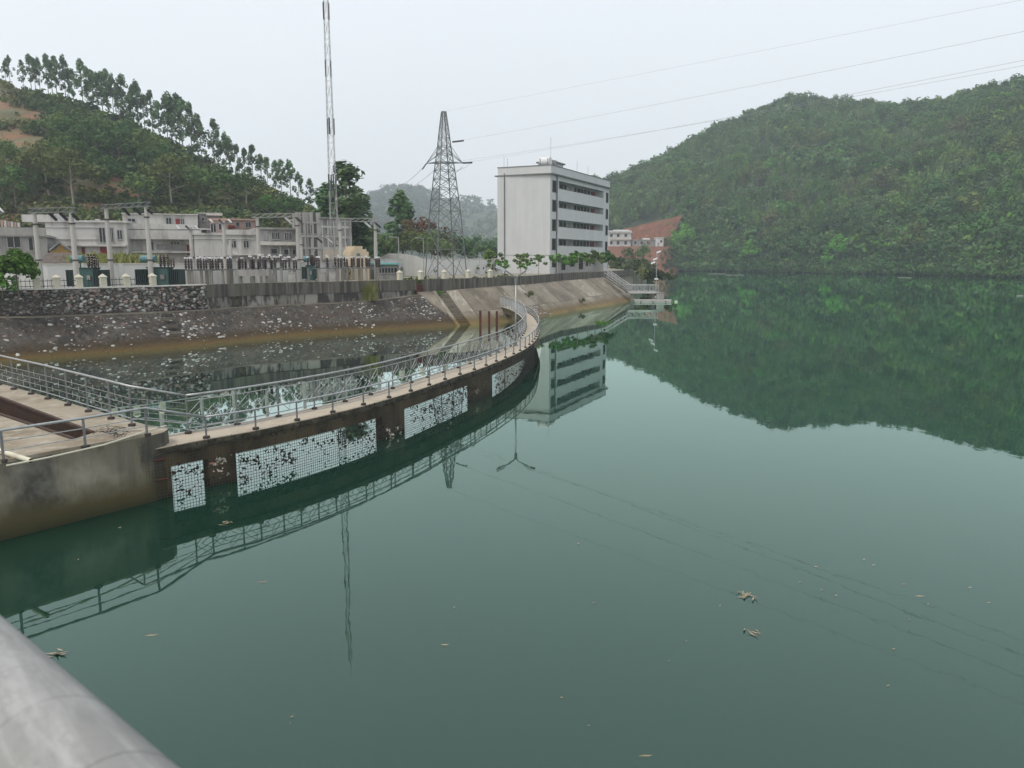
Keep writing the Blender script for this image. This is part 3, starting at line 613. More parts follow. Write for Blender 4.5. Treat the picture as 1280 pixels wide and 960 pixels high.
# platform railings
rp_ = thing('platform_railing', 'stepped-bar railing along the pond edge of the platform', 'railing', (-17.98, 27.33, 1.82))
pb = [Vector(at(u, v, 1.82)) for u, v in ((17.5, 487), (39, 493), (60, 499), (85, 507), (110.6, 515), (139, 524), (165, 532.6))]
stp = (pb[-1]-pb[0])/6; pb = [pb[0]-stp*k_ for k_ in (4, 3, 2, 1)]+pb
for p in pb: post(rp_, p, 1.13)
endp = IN.at(posts[0])
MB().path([p+Vector((0, 0, 1.15)) for p in pb]+[endp+Vector((0, 0, 1.14))], .034, 8).build('rail', M_galv, rp_, smooth=True)
MB().path([p+Vector((0, 0, .22)) for p in pb]+[endp+Vector((0, 0, .3))], .016, 5).build('rail', M_galv, rp_)
for a, b in zip(pb, pb[1:]+[endp+Vector((0, 0, .1))]):
    q = MB(); T = lambda s, z: a.lerp(b, s)+Vector((0, 0, z))
    for z in (.42, .62, .80):
        q.tube(T(.0, z), T(1, z), .010, n=4, cap=False)
    for s, z in ((.3, .42), (.62, .62), (.3, .80), (.62, .30)): q.tube(T(s, z-.1), T(s, z+.1), .010, n=4, cap=False)
    q.build('bar_panel', M_galv, rp_)
rf = thing('platform_railing', 'plain pipe railing along the front edge of the platform', 'railing', (-11.8, 17.31, 1.82))
fp = [Vector(at(u, v, 1.82)) for u, v in ((5, 578), (107, 560), (184, 545))]; fp = [fp[0]-(fp[1]-fp[0])*k_ for k_ in (3, 2, 1)]+fp
for p in fp: post(rf, p, .74, .032)
e0 = OU.at(posts_o[0])
MB().path([p+Vector((0, 0, .76)) for p in fp]+[e0+Vector((0, 0, .62))], .036, 8).build('rail', M_galv, rf, smooth=True)
for h, h2 in ((.5, .40), (.27, .22)): MB().path([p+Vector((0, 0, h)) for p in fp]+[e0+Vector((0, 0, h2))], .014, 5).build('rail', M_galv, rf)

# rusty posts by the far end of the walkway
for i, (u, v) in enumerate(((600.5, 408), (611.5, 408), (621, 407.5))):
    p = at(u, v, 0); q = MB(); q.box(p.x-.11, p.x+.11, p.y-.11, p.y+.11, -1, 1.5-.03*i); q.box(p.x-.24, p.x+.24, p.y-.24, p.y+.24, -.9, -.5)
    tag(q.build('steel_post', M_rust), ORD[i]+' from left of three rusty red steel posts in the pond', 'post', 'rusty posts in the pond')

# ------------------------------------------------------------------ lamp posts
def lamp(loc, label, h=4.55, group=None):
    t = thing('street_lamp', label, 'street lamp', loc, group); x, y, z = loc
    MB().tube(loc, (x, y, z+h-.75), .055, .04, 8).build('pole', M_galv, t, smooth=True)
    MB().tube((x, y, z+h-.95), (x, y, z+h-.6), .075, n=8).build('collar', M_galv_d, t)
    MB().lathe(loc, [(.14, 0), (.14, .04), (.07, .06), (.07, .3)], 8).build('base', M_galv_d, t)
    for s in (-1, 1):
        q = MB(); q.path([(x, y, z+h-.7), (x+s*.12, y, z+h-.5), (x+s*.45, y, z+h-.27), (x+s*.75, y, z+h-.1)], .042, 6); a = q.build('arm', M_galv_d, t)
        q = MB(); q.hexa([(x+s*.60, y-.08, z+h-.24), (x+s*1.16, y-.15, z+h-.02), (x+s*1.16, y+.15, z+h-.02), (x+s*.60, y+.08, z+h-.24), (x+s*.64, y-.06, z+h-.07), (x+s*1.12, y-.1, z+h+.17), (x+s*1.12, y+.1, z+h+.17), (x+s*.64, y+.06, z+h-.07)]); q.build('lamp_head', M_galv, t)
    return t
lamp((.22, 44.7, ZD), 'twin-armed street lamp standing on the curved walkway')

# ------------------------------------------------------------------ foreground handrail (viewer's side)
def ray(u, v): return Vector(((u-640)/F_, CP+(480-v)/F_*SP, -SP+(480-v)/F_*CP))
r0, r1 = ray(0, 768), ray(225, 960); zz = -.42
a = r0*(zz/r0.z); b = r1*(zz/r1.z); nrm = r0.cross(r1).normalized()
if nrm.dot(ray(0, 960)) < 0: nrm = -nrm
RR = .062; ax = Vector((0, 0, H_)); d = (b-a).normalized(); A = ax+a+nrm*RR
hr = thing('handrail', 'thick grey metal handrail close to the viewer, lower left corner', 'handrail', tuple(A-d*2.5-Vector((0, 0, 1.1))))
MB().path([A-d*2.6+d*(4.2*i/20) for i in range(21)], RR, 28).build('pipe', M_rail, hr, smooth=True)
for s in (-2.5, 1.3): p = A+d*s; MB().tube(p-Vector((0, 0, 1.1)), p, .03, n=10).build('post', M_rail, hr)
q = MB(); nn = Vector((-d.y, d.x, 0)); nn = nn if nn.y < 0 else -nn; O = A-d*3
q.fbox(O, d, nn, -8, 9, -.12, 1.6, -2, A.z-1.1); tag(q.build('dam_wall', M_conc), kind='structure')

# ------------------------------------------------------------------ lattice pylon, mast, wires
def lattice(name, label, cat, base, levels, m, rot=0, r=.06, rd=.035):
    t = thing(name, label, cat, base); x, y, z = base; cs_ = []
    C4 = lambda w_, zz_: [Vector((x+w_/2*math.sqrt(2)*math.cos(rot+math.pi/4+k_*math.pi/2), y+w_/2*math.sqrt(2)*math.sin(rot+math.pi/4+k_*math.pi/2), zz_)) for k_ in range(4)]
    rings = [C4(w_, zz_) for w_, zz_ in levels]
    for k_ in range(4): MB().path([g[k_] for g in rings], r, 5).build('leg', m, t)
    q = MB()
    for g, h in zip(rings, rings[1:]):
        hz = MB()
        for k_ in range(4):
            j = (k_+1) % 4; q.tube(g[k_], h[j], rd, n=4, cap=False); q.tube(g[j], h[k_], rd, n=4, cap=False); hz.tube(h[k_], h[j], rd, n=4)
        hz.build('cross_frame', m, t)
    q.build('bracing', m, t); return t, rings
PY = Vector((xat(557.5, 102.2, 4), 102.2, ZG))
zl = lambda v: zat(v, 102.2)
lv = [(5.3, ZG), (4.75, zl(312)), (4.3, zl(288)), (3.85, zl(264)), (3.5, zl(249)), (3.15, zl(236)), (2.85, zl(224)), (2.55, zl(213)), (2.25, zl(203)), (1.95, zl(193)), (1.65, zl(183)), (1.4, zl(172)), (1.1, zl(160)), (.8, zl(149)), (.55, zl(139.5))]
lv = [(w_*.78, z_) for w_, z_ in lv]
pyl, rings = lattice('power_pylon', 'grey lattice power pylon behind the white wall', 'pylon', tuple(PY), lv, M_steel, rot=.5, r=.075, rd=.04)
q = MB(); za = zl(204); armd = Vector((.995, -.1, 0))
tips = []
for s in (-1, 1):
    tip = Vector((PY.x, PY.y, za))+armd*(s*2.35); tips.append(tip)
    for c in rings[8]: q.tube(c, tip, .045, n=4)
    for c in rings[10]: q.tube(c, tip, .04, n=4)
q.build('cross_arm', M_steel, pyl)
tip_t = Vector((PY.x, PY.y, zl(139.5)))
def sag(a, b, s, n=24): return [a.lerp(b, i/n)-Vector((0, 0, 4*s*(i/n)*(1-i/n))) for i in range(n+1)]
side = Vector((PY.x+1.1, PY.y-.4, zl(178)))
def far(u, v, y): return aty(u, v, y)
wl = [('thin earth wire running from the pylon top to the upper right', tip_t, far(1280, -4, 48), .007, .15), ('upper power line running from the right side of the pylon', side, far(1280, 26, 48), .010, .6),
      ('middle power line running right from the pylon arm tip', tips[1], far(1280, 53, 47), .010, 1.0), ('lowest power line running right from the pylon body', Vector((PY.x, PY.y, za)), far(1280, 61, 50), .010, 1.0)]
for lb, a, b, r_, sg in wl:
    b2 = a+(b-a)*1.9; tag(MB().path(sag(a, b2, sg, 40), r_, 4).build('power_line', M_wire), lb, 'power line', 'wires from the pylon')
for i, (a, u, v, Y) in enumerate(((tips[0], 497, 233, 150), (Vector((PY.x, PY.y, za+.3)), 502, 240, 150), (tips[1]-Vector((0, 0, .5)), 517, 250, 150))):
    tag(MB().path(sag(a, aty(u, v, Y), .5, 12), .028, 4).build('power_line', M_wire), ORD[i]+' from left of the thin wires dropping left from the pylon', 'power line', 'wires dropping behind the pylon')
for p, dv in ((tips[0], Vector((-.55, 0, -.75))), (tips[1], Vector((1.3, -.9, -.06))), (side, Vector((1.5, -1, .02)))):
    q = MB(); n_ = 7
    for k_ in range(n_): c = p+dv*((k_+.5)/n_); q.tube(c-dv*.05, c+dv*.05, .11, n=6); 
    q.tube(p, p+dv, .03, n=4); q.build('insulator', M_mastb, pyl)
q = MB(); a = tips[1]+Vector((1.1, -.8, -.1)); q.path(sag(a, Vector((PY.x+.4, PY.y-.9, za-.75)), .55, 8), .025, 4); q.build('jumper', M_wire, pyl)

MY = 92; MX = xat(420, MY, 4); zm = lambda v: zat(v, MY)
lv = [(1.2, ZG)]+[(.86-.5*i/17, ZG+2.2+(40.6-2.2)*i/17) for i in range(18)]
mast, mr = lattice('radio_mast', 'very tall slim lattice radio mast rising out of the frame', 'mast', (MX, MY, ZG), lv, M_mast, rot=.4, r=.026, rd=.016)
MB().tube((MX, MY, ZG+40.6), (MX, MY, ZG+43), .05, .02, 6).build('aerial_rod', M_mast, mast)
for v, k_ in ((14, 2), (86, 2), (158, 3), (228, 4)):
    z = zm(v)
    for j in range(k_):
        a = j*2*math.pi/k_+.5; w_ = .42 if v > 100 else .3; MB().box(MX+w_*math.cos(a)-.07, MX+w_*math.cos(a)+.07, MY+w_*math.sin(a)-.07, MY+w_*math.sin(a)+.07, z-.9, z+.9).build('panel_antenna', M_mastb, mast)

# ------------------------------------------------------------------ fence pillars and iron fence on the wall
pil = thing('fence_pillar', 'x', 'pillar', (0, 0, 0), 'cream fence pillars along the wall')
MB().box(-.2, .2, -.2, .2, 0, .66).build('shaft', M_cream, pil, world=False)
q = MB(); q.box(-.235, .235, -.235, .235, .661, .72); q.v += [(-.245, -.245, .721), (.245, -.245, .721), (.245, .245, .721), (-.245, .245, .721), (0, 0, .95)]; q.f += [(8, 9, 12), (9, 10, 12), (10, 11, 12), (11, 8, 12)]; q.build('cap', M_cream, pil, world=False)
fl = Line(offs(wallp, .28)); us = [18, 45, 72, 99, 128, 158, 190]; us2 = [499, 526, 556, 585, 613]
for i, u in enumerate(us+us2):
    p = fl.at(uline(fl, u)); lb = (ORD[i]+' cream fence pillar from the left on the rubble wall') if i < 7 else (ORD[i-7]+' cream fence pillar from the left on the parapet by the pylon')
    loc = (p.x, p.y, ZW+.045 if i < 7 else ZW); t = WALL.dir(uline(WALL, u)); rz = math.atan2(t.y, t.x)
    if i == 0: pil.location = loc; pil.rotation_euler.z = rz; pil['label'] = lb
    else: dup(pil, loc, rz, 1.0, lb)
fe = thing('iron_fence', 'dark iron bar fence between the cream pillars on the rubble wall', 'fence', tuple(fl.at(uline(fl, 100)))[:2]+(ZW+.05,))
q = MB(); a, b = uline(fl, -30), uline(fl, 190); d = a; brs = []
while d < b:
    p = fl.at(d); brs.append((p, fl.dir(d))); d += .26
for h in (.14, .5): MB().path([Vector((p.x, p.y, ZW+.045+h)) for p, _ in brs], .025, 4).build('rail', M_iron, fe)
for p, t in brs: MB().tube((p.x, p.y, ZW+.045), (p.x, p.y, ZW+.68), .016, n=4).build('bar', M_iron, fe)

# ------------------------------------------------------------------ white boundary walls
def bwall(pts, z1, label, m=M_white, piers=3.2, th=.24, name='boundary_wall'):
    t = thing(name, label, 'wall', (pts[0][0], pts[0][1], ZG)); P2 = [Vector((p[0], p[1], 0)) for p in pts]
    MB().solid(rails_of(P2, ZG, z1, 0, -th)).build('wall_panel', m, t); MB().solid(rails_of(P2, z1+.001, z1+.1, .06, -th-.06)).build('coping', M_cop, t)
    l = Line(P2); d = .3
    while d < l.L and piers:
        p = l.at(d); q = MB(); q.fbox(p, l.dir(d), -l.nrm(d), -.18, .18, -.07, th+.07, ZG, z1-.002); q.build('pier', m, t); d += piers
    return t
bwall([(xat(-60, 66), 66), (xat(60, 68), 68), (xat(240, 76), 76), (xat(380, 90), 90), (xat(470, 100), 100)], 5.95, 'long white wall behind the substation yard')
ww = bwall([(xat(462, 112), 112), (xat(560, 122), 122), (xat(626, 132), 132)], zat(324, 118), 'white wall with vines on its piers beyond the pylon', piers=2.4)
q = MB(); pts = [aty(500, 317, 116), aty(510, 318, 115), aty(520, 320, 114), aty(529, 324, 113), aty(534, 331, 112)]; P2 = [aty(470, 325, 120), aty(485, 316.5, 118)]+pts
q.solid([[Vector((p.x, p.y, ZG)) for p in P2], P2, [p+Vector((0, .3, 0)) for p in P2], [Vector((p.x, p.y+.3, ZG)) for p in P2]])
tag(q.build('ramp_wall', M_white), 'curved white wall of a low ramp left of the pylon', 'wall')

# ------------------------------------------------------------------ houses
class House:
    def __init__(s, label, u0, y0, u1, y1, depth, vtop, m, name='house', zb=ZG, roof=.25, overhang=.25, cat='house'):
        s.a = Vector((xat(u0, y0), y0, 0)); s.b = Vector((xat(u1, y1), y1, 0)); s.d = (s.b-s.a).normalized(); s.w = (s.b-s.a).length
        s.n = Vector((s.d.y, -s.d.x, 0)); s.y0 = y0; s.y1 = y1; s.u0 = u0; s.u1 = u1; s.zt = zat(vtop, (y0+y1)/2); s.m = m
        s.t = thing(name, label, cat, (s.a.x, s.a.y, zb)); s.depth = depth; s.zb = zb
        MB().fbox(s.a, s.d, s.n, 0, s.w, -depth, 0, zb, s.zt).build('wall', m, s.t)
        if roof: MB().fbox(s.a, s.d, s.n, -overhang, s.w+overhang, -depth-overhang, overhang, s.zt+.002, s.zt+roof).build('roof', m, s.t)
    def sz(s, u, v):
        f = (u-s.u0)/(s.u1-s.u0); y = s.y0+(s.y1-s.y0)*f; return f*s.w, zat(v, y)
    def rect(s, u0, v0, u1, v1):
        a, z1 = s.sz(u0, v0); b, _ = s.sz(u1, v0); _, z0 = s.sz((u0+u1)/2, v1); return a, b, z0, z1
    def win(s, u0, v0, u1, v1, bars=1, m=None):
        a, b, z0, z1 = s.rect(u0, v0, u1, v1); q = MB(); t = .09
        q.fbox(s.a, s.d, s.n, a-t, b+t, 0, .10, z1, z1+t); q.fbox(s.a, s.d, s.n, a-t, b+t, 0, .14, z0-t, z0); q.fbox(s.a, s.d, s.n, a-t, a, 0, .10, z0, z1); q.fbox(s.a, s.d, s.n, b, b+t, 0, .10, z0, z1)
        for k_ in range(bars): x = a+(b-a)*(k_+1)/(bars+1); q.fbox(s.a, s.d, s.n, x-.04, x+.04, .02, .09, z0, z1)
        f = q.build('window', M_frame, s.t); MB().fbox(s.a, s.d, s.n, a, b, -.05, .03, z0, z1).build('pane', m or M_glass, f, world=False) if False else None
        p = MB().fbox(s.a, s.d, s.n, a, b, -.05, .03, z0, z1); o = s.t.location; p.v = [(x-o.x, y-o.y, z-o.z) for x, y, z in p.v]; p.build('pane', m or M_glass, f)
    def door(s, u0, v0, u1, v1, m=None):
        a, b, z0, z1 = s.rect(u0, v0, u1, v1); q = MB(); q.fbox(s.a, s.d, s.n, a, b, -.05, .06, z0, z1); q.build('door', m or M_red, s.t)
    def slab(s, u0, v, u1, th=.18, out=1.0, name='ledge', m=None, up=0):
        a, z = s.sz(u0, v); b, _ = s.sz(u1, v); q = MB(); q.fbox(s.a, s.d, s.n, a, b, 0, out, z-th, z)
        if up: q.fbox(s.a, s.d, s.n, a, b, out-.12, out+.001, z+.001, z+up)
        q.build(name, m or s.m, s.t)
    def block(s, u0, v0, u1, v1, n0=-4, n1=.0, m=None, name='upper_wall'):
        a, b, z0, z1 = s.rect(u0, v0, u1, v1); MB().fbox(s.a, s.d, s.n, a, b, n0, n1, z0, z1).build(name, m or s.m, s.t)

h = House('grey flat-roofed house at far left with a concrete roof parapet', -60, 84, 62, 88, 9, 296, M_grey)
h.block(-60, 283, 61.5, 294.5, -.3, .35, name='roof_parapet')
for r in ((-3, 299, 3, 312), (12, 296, 28, 309), (39, 297, 50, 313), (-40, 297, -25, 311)): h.win(*r)
for k_ in range(6): h.block(3+k_*4.2, 274+k_*.7, 6.2+k_*4.2, 283, -2, -1.6, M_pale if k_ % 2 else M_pink, 'washing')
h = House('long white house with a blank wall and tall dark windows', 62, 96, 162, 98, 10, 278, M_pale)
h.block(34, 268, 74, 277.5, -8, -.02); h.block(56, 264, 66, 276, -6, -5.2, name='chimney'); h.block(114, 272, 119, 277, -4, -3.2, name='chimney')
for r in ((128, 285, 135, 303), (141, 285, 145, 303), (150.5, 288, 156, 299)): h.win(*r, bars=1)
h.slab(62, 306, 161, out=.5); h.slab(62, 283, 128, th=.12, out=.12); h.slab(62, 298, 125, th=.12, out=.12); h.door(127, 307, 136, 319); h.win(104, 309, 108, 318, 0, M_red)
h = House('small yellow shed with a sloping grey roof below the white house', 65, 88, 91, 89, 4, 313, M_yel, roof=0, name='shed', cat='shed')
q = MB(); a, z = h.sz(64, 314); m_, z2 = h.sz(78, 304); b, z3 = h.sz(93, 315)
for (s0, q0, s1, q1) in ((a, z, m_, z2), (m_, z2, b, z3)):
    P = lambda s_, n_, zz_: tuple(h.a+h.d*s_+h.n*n_+Vector((0, 0, zz_)))
    q.hexa([P(s0, .4, q0), P(s1, .4, q1), P(s1, -4.4, q1), P(s0, -4.4, q0), P(s0, .4, q0+.2), P(s1, .4, q1+.2), P(s1, -4.4, q1+.2), P(s0, -4.4, q0+.2)])
q.build('roof', M_grey, h.t)
q = MB(); P = lambda s_, zz_: tuple(h.a+h.d*s_-h.n*.01+Vector((0, 0, zz_))); q.v = [P(a+.6, z), P(b-.6, z), P(m_, z2)]; q.f = [(0, 1, 2)]
q.build('gable', M_yel, h.t)
h = House('low shed with a brown tiled roof behind the yard wall', 55, 78, 92, 79, 5, 328, M_pale, roof=0, name='shed', cat='shed')
P = lambda s_, n_, zz_: tuple(h.a+h.d*s_+h.n*n_+Vector((0, 0, zz_))); nr = 6
for k_ in range(nr):
    n0, n1 = .5-k_*.8, -.35-k_*.8; z0 = zat(330, 78)+k_*.17; q = MB()
    q.hexa([P(-.2, n0, z0), P(h.w+.2, n0, z0), P(h.w+.2, n1, z0+.17), P(-.2, n1, z0+.17), P(-.2, n0, z0+.12), P(h.w+.2, n0, z0+.12), P(h.w+.2, n1, z0+.29), P(-.2, n1, z0+.29)]); q.build('tile_course', M_tile, h.t)
h = House('three-storey white house with open balconies, behind the second transformer', 158, 100, 247, 103, 11, 283.5, M_pale)
h.block(157, 266.5, 251, 282, -10, -1.2, M_pale); h.block(156, 265.5, 252, 267.4, -10.3, -.9, M_cop, 'roof_slab')
h.a = h.a-h.n*1.2
for r in ((163.5, 273, 172, 281), (211, 272, 217, 281)): h.win(*r)
h.door(222.5, 273, 229, 282); h.win(229.5, 273, 233, 281)
h.a = h.a+h.n*1.2
h.slab(157, 283.7, 247, th=.3, out=1.3, up=.4); h.slab(160, 297, 246, out=1.3, th=.2, name='balcony', up=.95); h.slab(157, 314, 246, out=.8, th=.2)
for r in ((163, 292, 167, 299), (169.5, 291, 172.5, 298), (181, 292, 185, 299), (208, 292, 214, 298), (221, 291.5, 226, 297.5)): h.win(*r, bars=0)
h.door(194, 290, 200, 297); h.door(235, 306, 241, 319); h.block(197, 305, 235, 312, 0, .05, M_grey, 'recess_shade_panel'); h.win(186, 303, 193, 312, 1); h.win(215, 303, 226, 311, 2)  # raised grey panel, its colour standing in for a recess's shade
h = House('grey stair tower with a flat slab roof above the houses', 253, 106, 279, 107, 5, 268, M_grey, name='house'); h.slab(262, 267, 282, out=.6, th=.25, name='roof_slab', m=M_cop); h.win(256, 272, 259, 276, 0)
h = House('small pink brick house with a dark window', 266, 103.5, 285, 104, 4, 275.5, M_pink); h.win(267, 280, 273, 290); h.win(277, 280, 280, 287, 0)
h = House('long pink house with red awning at the back', 284, 112, 322, 114, 8, 275.5, M_pink); h.slab(285, 282, 296, out=.8, th=.3, name='awning', m=M_red); h.win(298, 278, 302, 283, 0); h.win(310, 278, 316, 284)
h = House('cream house with two arched windows and a roof parapet', 245, 98, 330, 101, 10, 294, M_pale)
h.block(283, 287, 329, 293.5, -.3, .3, name='roof_parapet'); h.block(245, 285, 262, 293, -5, -.3); h.slab(254, 286, 266, th=.12, out=.7, name='awning', m=M_cop); h.win(255, 287, 261, 292, 0)
for u_ in (290, 306):
    h.win(u_, 301, u_+6, 309.5, 1); a, b, z0, z1 = h.rect(u_, 298, u_+6, 301); q = MB(); c = (a+b)/2; rr = (b-a)/2
    pr_ = [(c+rr*math.cos(x), z0+rr*math.sin(x)) for x in np.linspace(0, math.pi, 9)]; q.v = [tuple(h.a+h.d*s_+h.n*.03+Vector((0, 0, zz_))) for s_, zz_ in pr_]; q.f = [tuple(range(9))]; q.build('arched_pane', M_glass, h.t)
    q = MB(); q.path([tuple(h.a+h.d*s_+h.n*.06+Vector((0, 0, zz_))) for s_, zz_ in pr_], .06, 4); q.build('window_arch', M_frame, h.t)
h.slab(285, 317.5, 330, out=1.4, th=.15, m=M_cop, name='canopy'); h.slab(245, 297.5, 330, th=.12, out=.15)
for u_ in (296, 303): h.win(u_-16, 299, u_-12, 304, 0)
h = House('grey two-storey house with barred windows left of the stained tower', 326, 100, 372, 102, 8, 287, M_grey)
h.slab(326, 304.5, 372, out=.9, th=.2, up=.25, m=M_cop)
for r in ((342, 290.5, 351, 299), (358, 291, 366, 300), (333, 290, 336, 299)): h.win(*r, bars=3)
for r in ((340, 311, 347, 317), (356, 312, 362, 318), (367, 312, 370, 318)): h.win(*r, bars=0)
h.block(326, 320, 350, 322, 0, 1.5, M_cop, 'canopy'); h.block(337, 285.5, 352, 287, -.4, .4, M_grey, 'roof_parapet')
h = House('tall unfinished grey tower block with black vertical stains', 373, 100, 403, 101, 7, 265.5, M_stain, name='tower_block', cat='building', roof=0)
for k_ in range(4): h.block(373+k_*9.5, 265, 374.6+k_*9.5, 325, 0, .14, M_grey, 'column')
for v_ in (277, 294, 309): h.slab(373, v_, 403, th=.22, out=.09, m=M_grey)
h.win(391, 281, 393.5, 292, 0); h.win(391.5, 310, 394, 313, 0)
h = House('lower grey block with exposed columns joined to the stained tower', 403, 101, 441, 104, 8, 274, M_grey, name='tower_block', cat='building', roof=.2)
for k_ in range(6): h.block(403.5+k_*7.1, 275, 404.8+k_*7.1, 325, 0, .12, M_pale, 'column')
for v_ in (282, 295, 309): h.slab(403, v_, 441, th=.25, out=.08, m=M_pale)
for r in ((413, 297, 416, 305), (433, 296, 435, 302), (436, 313, 440, 320)): h.win(*r, bars=0)
h.block(404, 310, 430, 324, .0, .05, M_tan, 'infill_wall')
h = House('small tan gatehouse with a stepped gable', 440, 94, 461.5, 95, 4, 314.5, M_tan, name='gatehouse', cat='building', roof=0)
h.block(444.5, 307.5, 454, 314.4, -4, 0, name='gable_step'); h.block(442, 311.5, 459, 314.45, -4, -.01, name='gable_step'); h.win(447, 317, 450, 321, 0)
sh = House('low shelter with a turquoise roof behind the last pole', 470, 96, 499, 97, 3, 331, M_grey, roof=0, name='shelter', cat='shelter')
sh.block(469, 328.7, 500, 330.7, -3.3, .5, mat('turquoise roof', (.16, .42, .42)), 'roof'); sh.win(473, 335, 496, 341, 5)

# ------------------------------------------------------------------ office building
OA = Vector((6.4, 131.7, 0)); OB = Vector((19.6, 159.0, 0)); OC = Vector((-2.5, 135.6, 0))
of = thing('office_building', 'white five-storey office building with open galleries by the water', 'building', (OA.x, OA.y, ZG))
d1 = (OB-OA).normalized(); n1 = Vector((d1.y, -d1.x, 0)); d2 = (OC-OA).normalized(); n2 = Vector((d2.y, -d2.x, 0)); n2 = n2 if n2.y < 0 else -n2
Lf = (OB-OA).length; Ls = (OC-OA).length; ZC, ZT = 20.5, 21.75
fb = lambda s0, s1, a, b, z0, z1: MB().fbox(OA, d1, n1, s0, s1, a, b, z0, z1)
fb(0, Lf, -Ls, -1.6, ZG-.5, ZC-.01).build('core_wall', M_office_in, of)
fb(0, 3.2, -1.599, 0, ZG-.5, ZC-.01).build('end_wall', M_office, of); fb(Lf-3.4, Lf, -1.599, 0, ZG-.5, ZC-.01).build('end_wall', M_office, of)
MB().fbox(OA, d2, n2, 0, Ls, -.02, .03, ZG-.5, ZC-.02).build('gable_wall', M_office, of)
fb(-.05, Lf+.1, -Ls-.1, .12, ZC, ZT).build('parapet', M_office, of)
fb(-.45, Lf+.5, -Ls-.5, .5, ZC-.2, ZC-.012).build('cornice', M_trim, of); fb(-.12, Lf+.17, -Ls-.17, .18, ZT+.001, ZT+.12).build('parapet_cap', M_trim, of)
fl_z = [7.1+3.2*i for i in range(5)]
for i in range(4):
    z = fl_z[i]; fb(3.201, Lf-3.401, -1.59, -.02, z-.15, z+.06).build('gallery_floor', M_office, of)
    fb(3.201, Lf-3.401, -.14, .02, z-.45, z+1.55).build('gallery_parapet', M_office, of)
    fb(3.201, Lf-3.401, -.18, .05, z+1.551, z+1.62).build('parapet_ledge', M_trim, of)
    if i: fb(3.201, Lf-3.401, -.1, .04, z-.46, z-.451).build('drip_edge', M_trim, of)
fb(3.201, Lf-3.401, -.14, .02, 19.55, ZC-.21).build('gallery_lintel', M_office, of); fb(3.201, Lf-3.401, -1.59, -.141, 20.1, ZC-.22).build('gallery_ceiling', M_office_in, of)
for i in range(4):
    z0, z1 = fl_z[i]+1.0, fl_z[i]+2.65
    W2 = Lf-6.6
    for k_, (f0, f1) in enumerate(((.02, .085), (.10, .15), (.2, .26), (.28, .33), (.49, .54), (.56, .62), (.64, .69), (.71, .77), (.79, .84))):
        a, b = 3.2+W2*f0, 3.2+W2*f1; q = fb(a-.08, b+.08, -1.6, -1.54, z0-.08, z1+.08); wn = q.build('window', M_frame, of)
        p = fb(a, b, -1.6, -1.52, z0, z1); o = of.location; p.v = [(x-o.x, y-o.y, z-o.z) for x, y, z in p.v]; p.build('pane', M_glass, wn)
    for f0, f1 in ((.385, .44), (.875, .965)): fb(3.2+W2*f0, 3.2+W2*f1, -1.6, -1.5, fl_z[i]+.07, fl_z[i]+2.6).build('door', M_red if f0 > .5 else M_frame, of)
    for s0, s1 in ((.9, 2.3), (Lf-1.9, Lf-.7)):
        q = MB().fbox(OA, d1, n1, s0-.1, s1+.1, 0, .06, z0-.25, z1+.1); wn = q.build('window', M_trim, of)
        p = MB().fbox(OA, d1, n1, s0, s1, 0, .09, z0-.15, z1); p.v = [(x-of.location.x, y-of.location.y, z-of.location.z) for x, y, z in p.v]; p.build('pane', M_glass, wn)
for k_, (f0, f1) in enumerate(((.03, .10), (.16, .24), (.30, .36), (.44, .51), (.58, .66), (.72, .80), (.88, .95))):
    a, b = f0*Lf, f1*Lf; zz0 = 4.4 if k_ in (2, 4) else 5.0; oo = -1.6 if 3.2 < a < Lf-3.4 else 0
    q = fb(a-.08, b+.08, oo, oo+.05, zz0-.06, 6.4); wn = q.build('window', M_frame, of); p = fb(a, b, oo, oo+.08, zz0, 6.32); p.v = [(x-of.location.x, y-of.location.y, z-of.location.z) for x, y, z in p.v]; p.build('pane', M_glass, wn)
for s in (2.65, 3.15): MB().tube(OA+d1*s+n1*.1+Vector((0, 0, ZG)), OA+d1*s+n1*.1+Vector((0, 0, ZC-.2)), .09, n=8).build('downpipe', M_insw if s > 3 else M_trim, of)
p = OA+d2*(Ls*.86)+n2*.12; MB().tube(p+Vector((0, 0, ZG)), p+Vector((0, 0, ZT-1)), .1, n=8).build('downpipe', M_trim, of)
p = OA+d2*(Ls*.02)+n2*.07; MB().fbox(OA, d2, n2, .0, Ls, .031, .07, 7.0, 7.06).build('joint_line', M_trim, of)
fb(8.5, 13, -6, -3, ZT-.4, ZT+1.5).build('stair_house', M_office, of); fb(8.2, 13.3, -6.3, -2.7, ZT+1.501, ZT+1.75).build('stair_house_roof', M_trim, of)
for s, b, hh in ((9.5, -4, 6), (20, -3, 3), (26, -3, 2.6), (1, -Ls+.6, 2), (.3, -Ls+1.6, 1.6)): 
    p = OA+d1*s+n1*b; MB().tube(p+Vector((0, 0, ZT)), p+Vector((0, 0, ZT+hh)), .025, n=5).build('roof_aerial', M_galv_d, of)
tk = thing('water_tank', 'white round tank with pipework on the office roof', 'water tank', tuple(OA+d1*3+n1*-2)[:2]+(ZT+.121,))
c = OA+d1*2.6+n1*-1.9; c.z = ZT+.9
MB().tube(c-d1*.3-n1*.9, c-d1*.3+n1*.9, .72, n=14).build('tank', M_insw, tk, smooth=False)
MB().tube(c+d1*2.2-n1*.5, c+d1*2.2+n1*.8, .5, n=14).build('tank', M_grey, tk)
q = MB()
for s in (-1, 1.2, 3.1):
    for b in (-.7, .7): q.tube(c+d1*s+n1*b-Vector((0, 0, .78)), c+d1*s+n1*b+Vector((0, 0, .5)), .06, n=5)
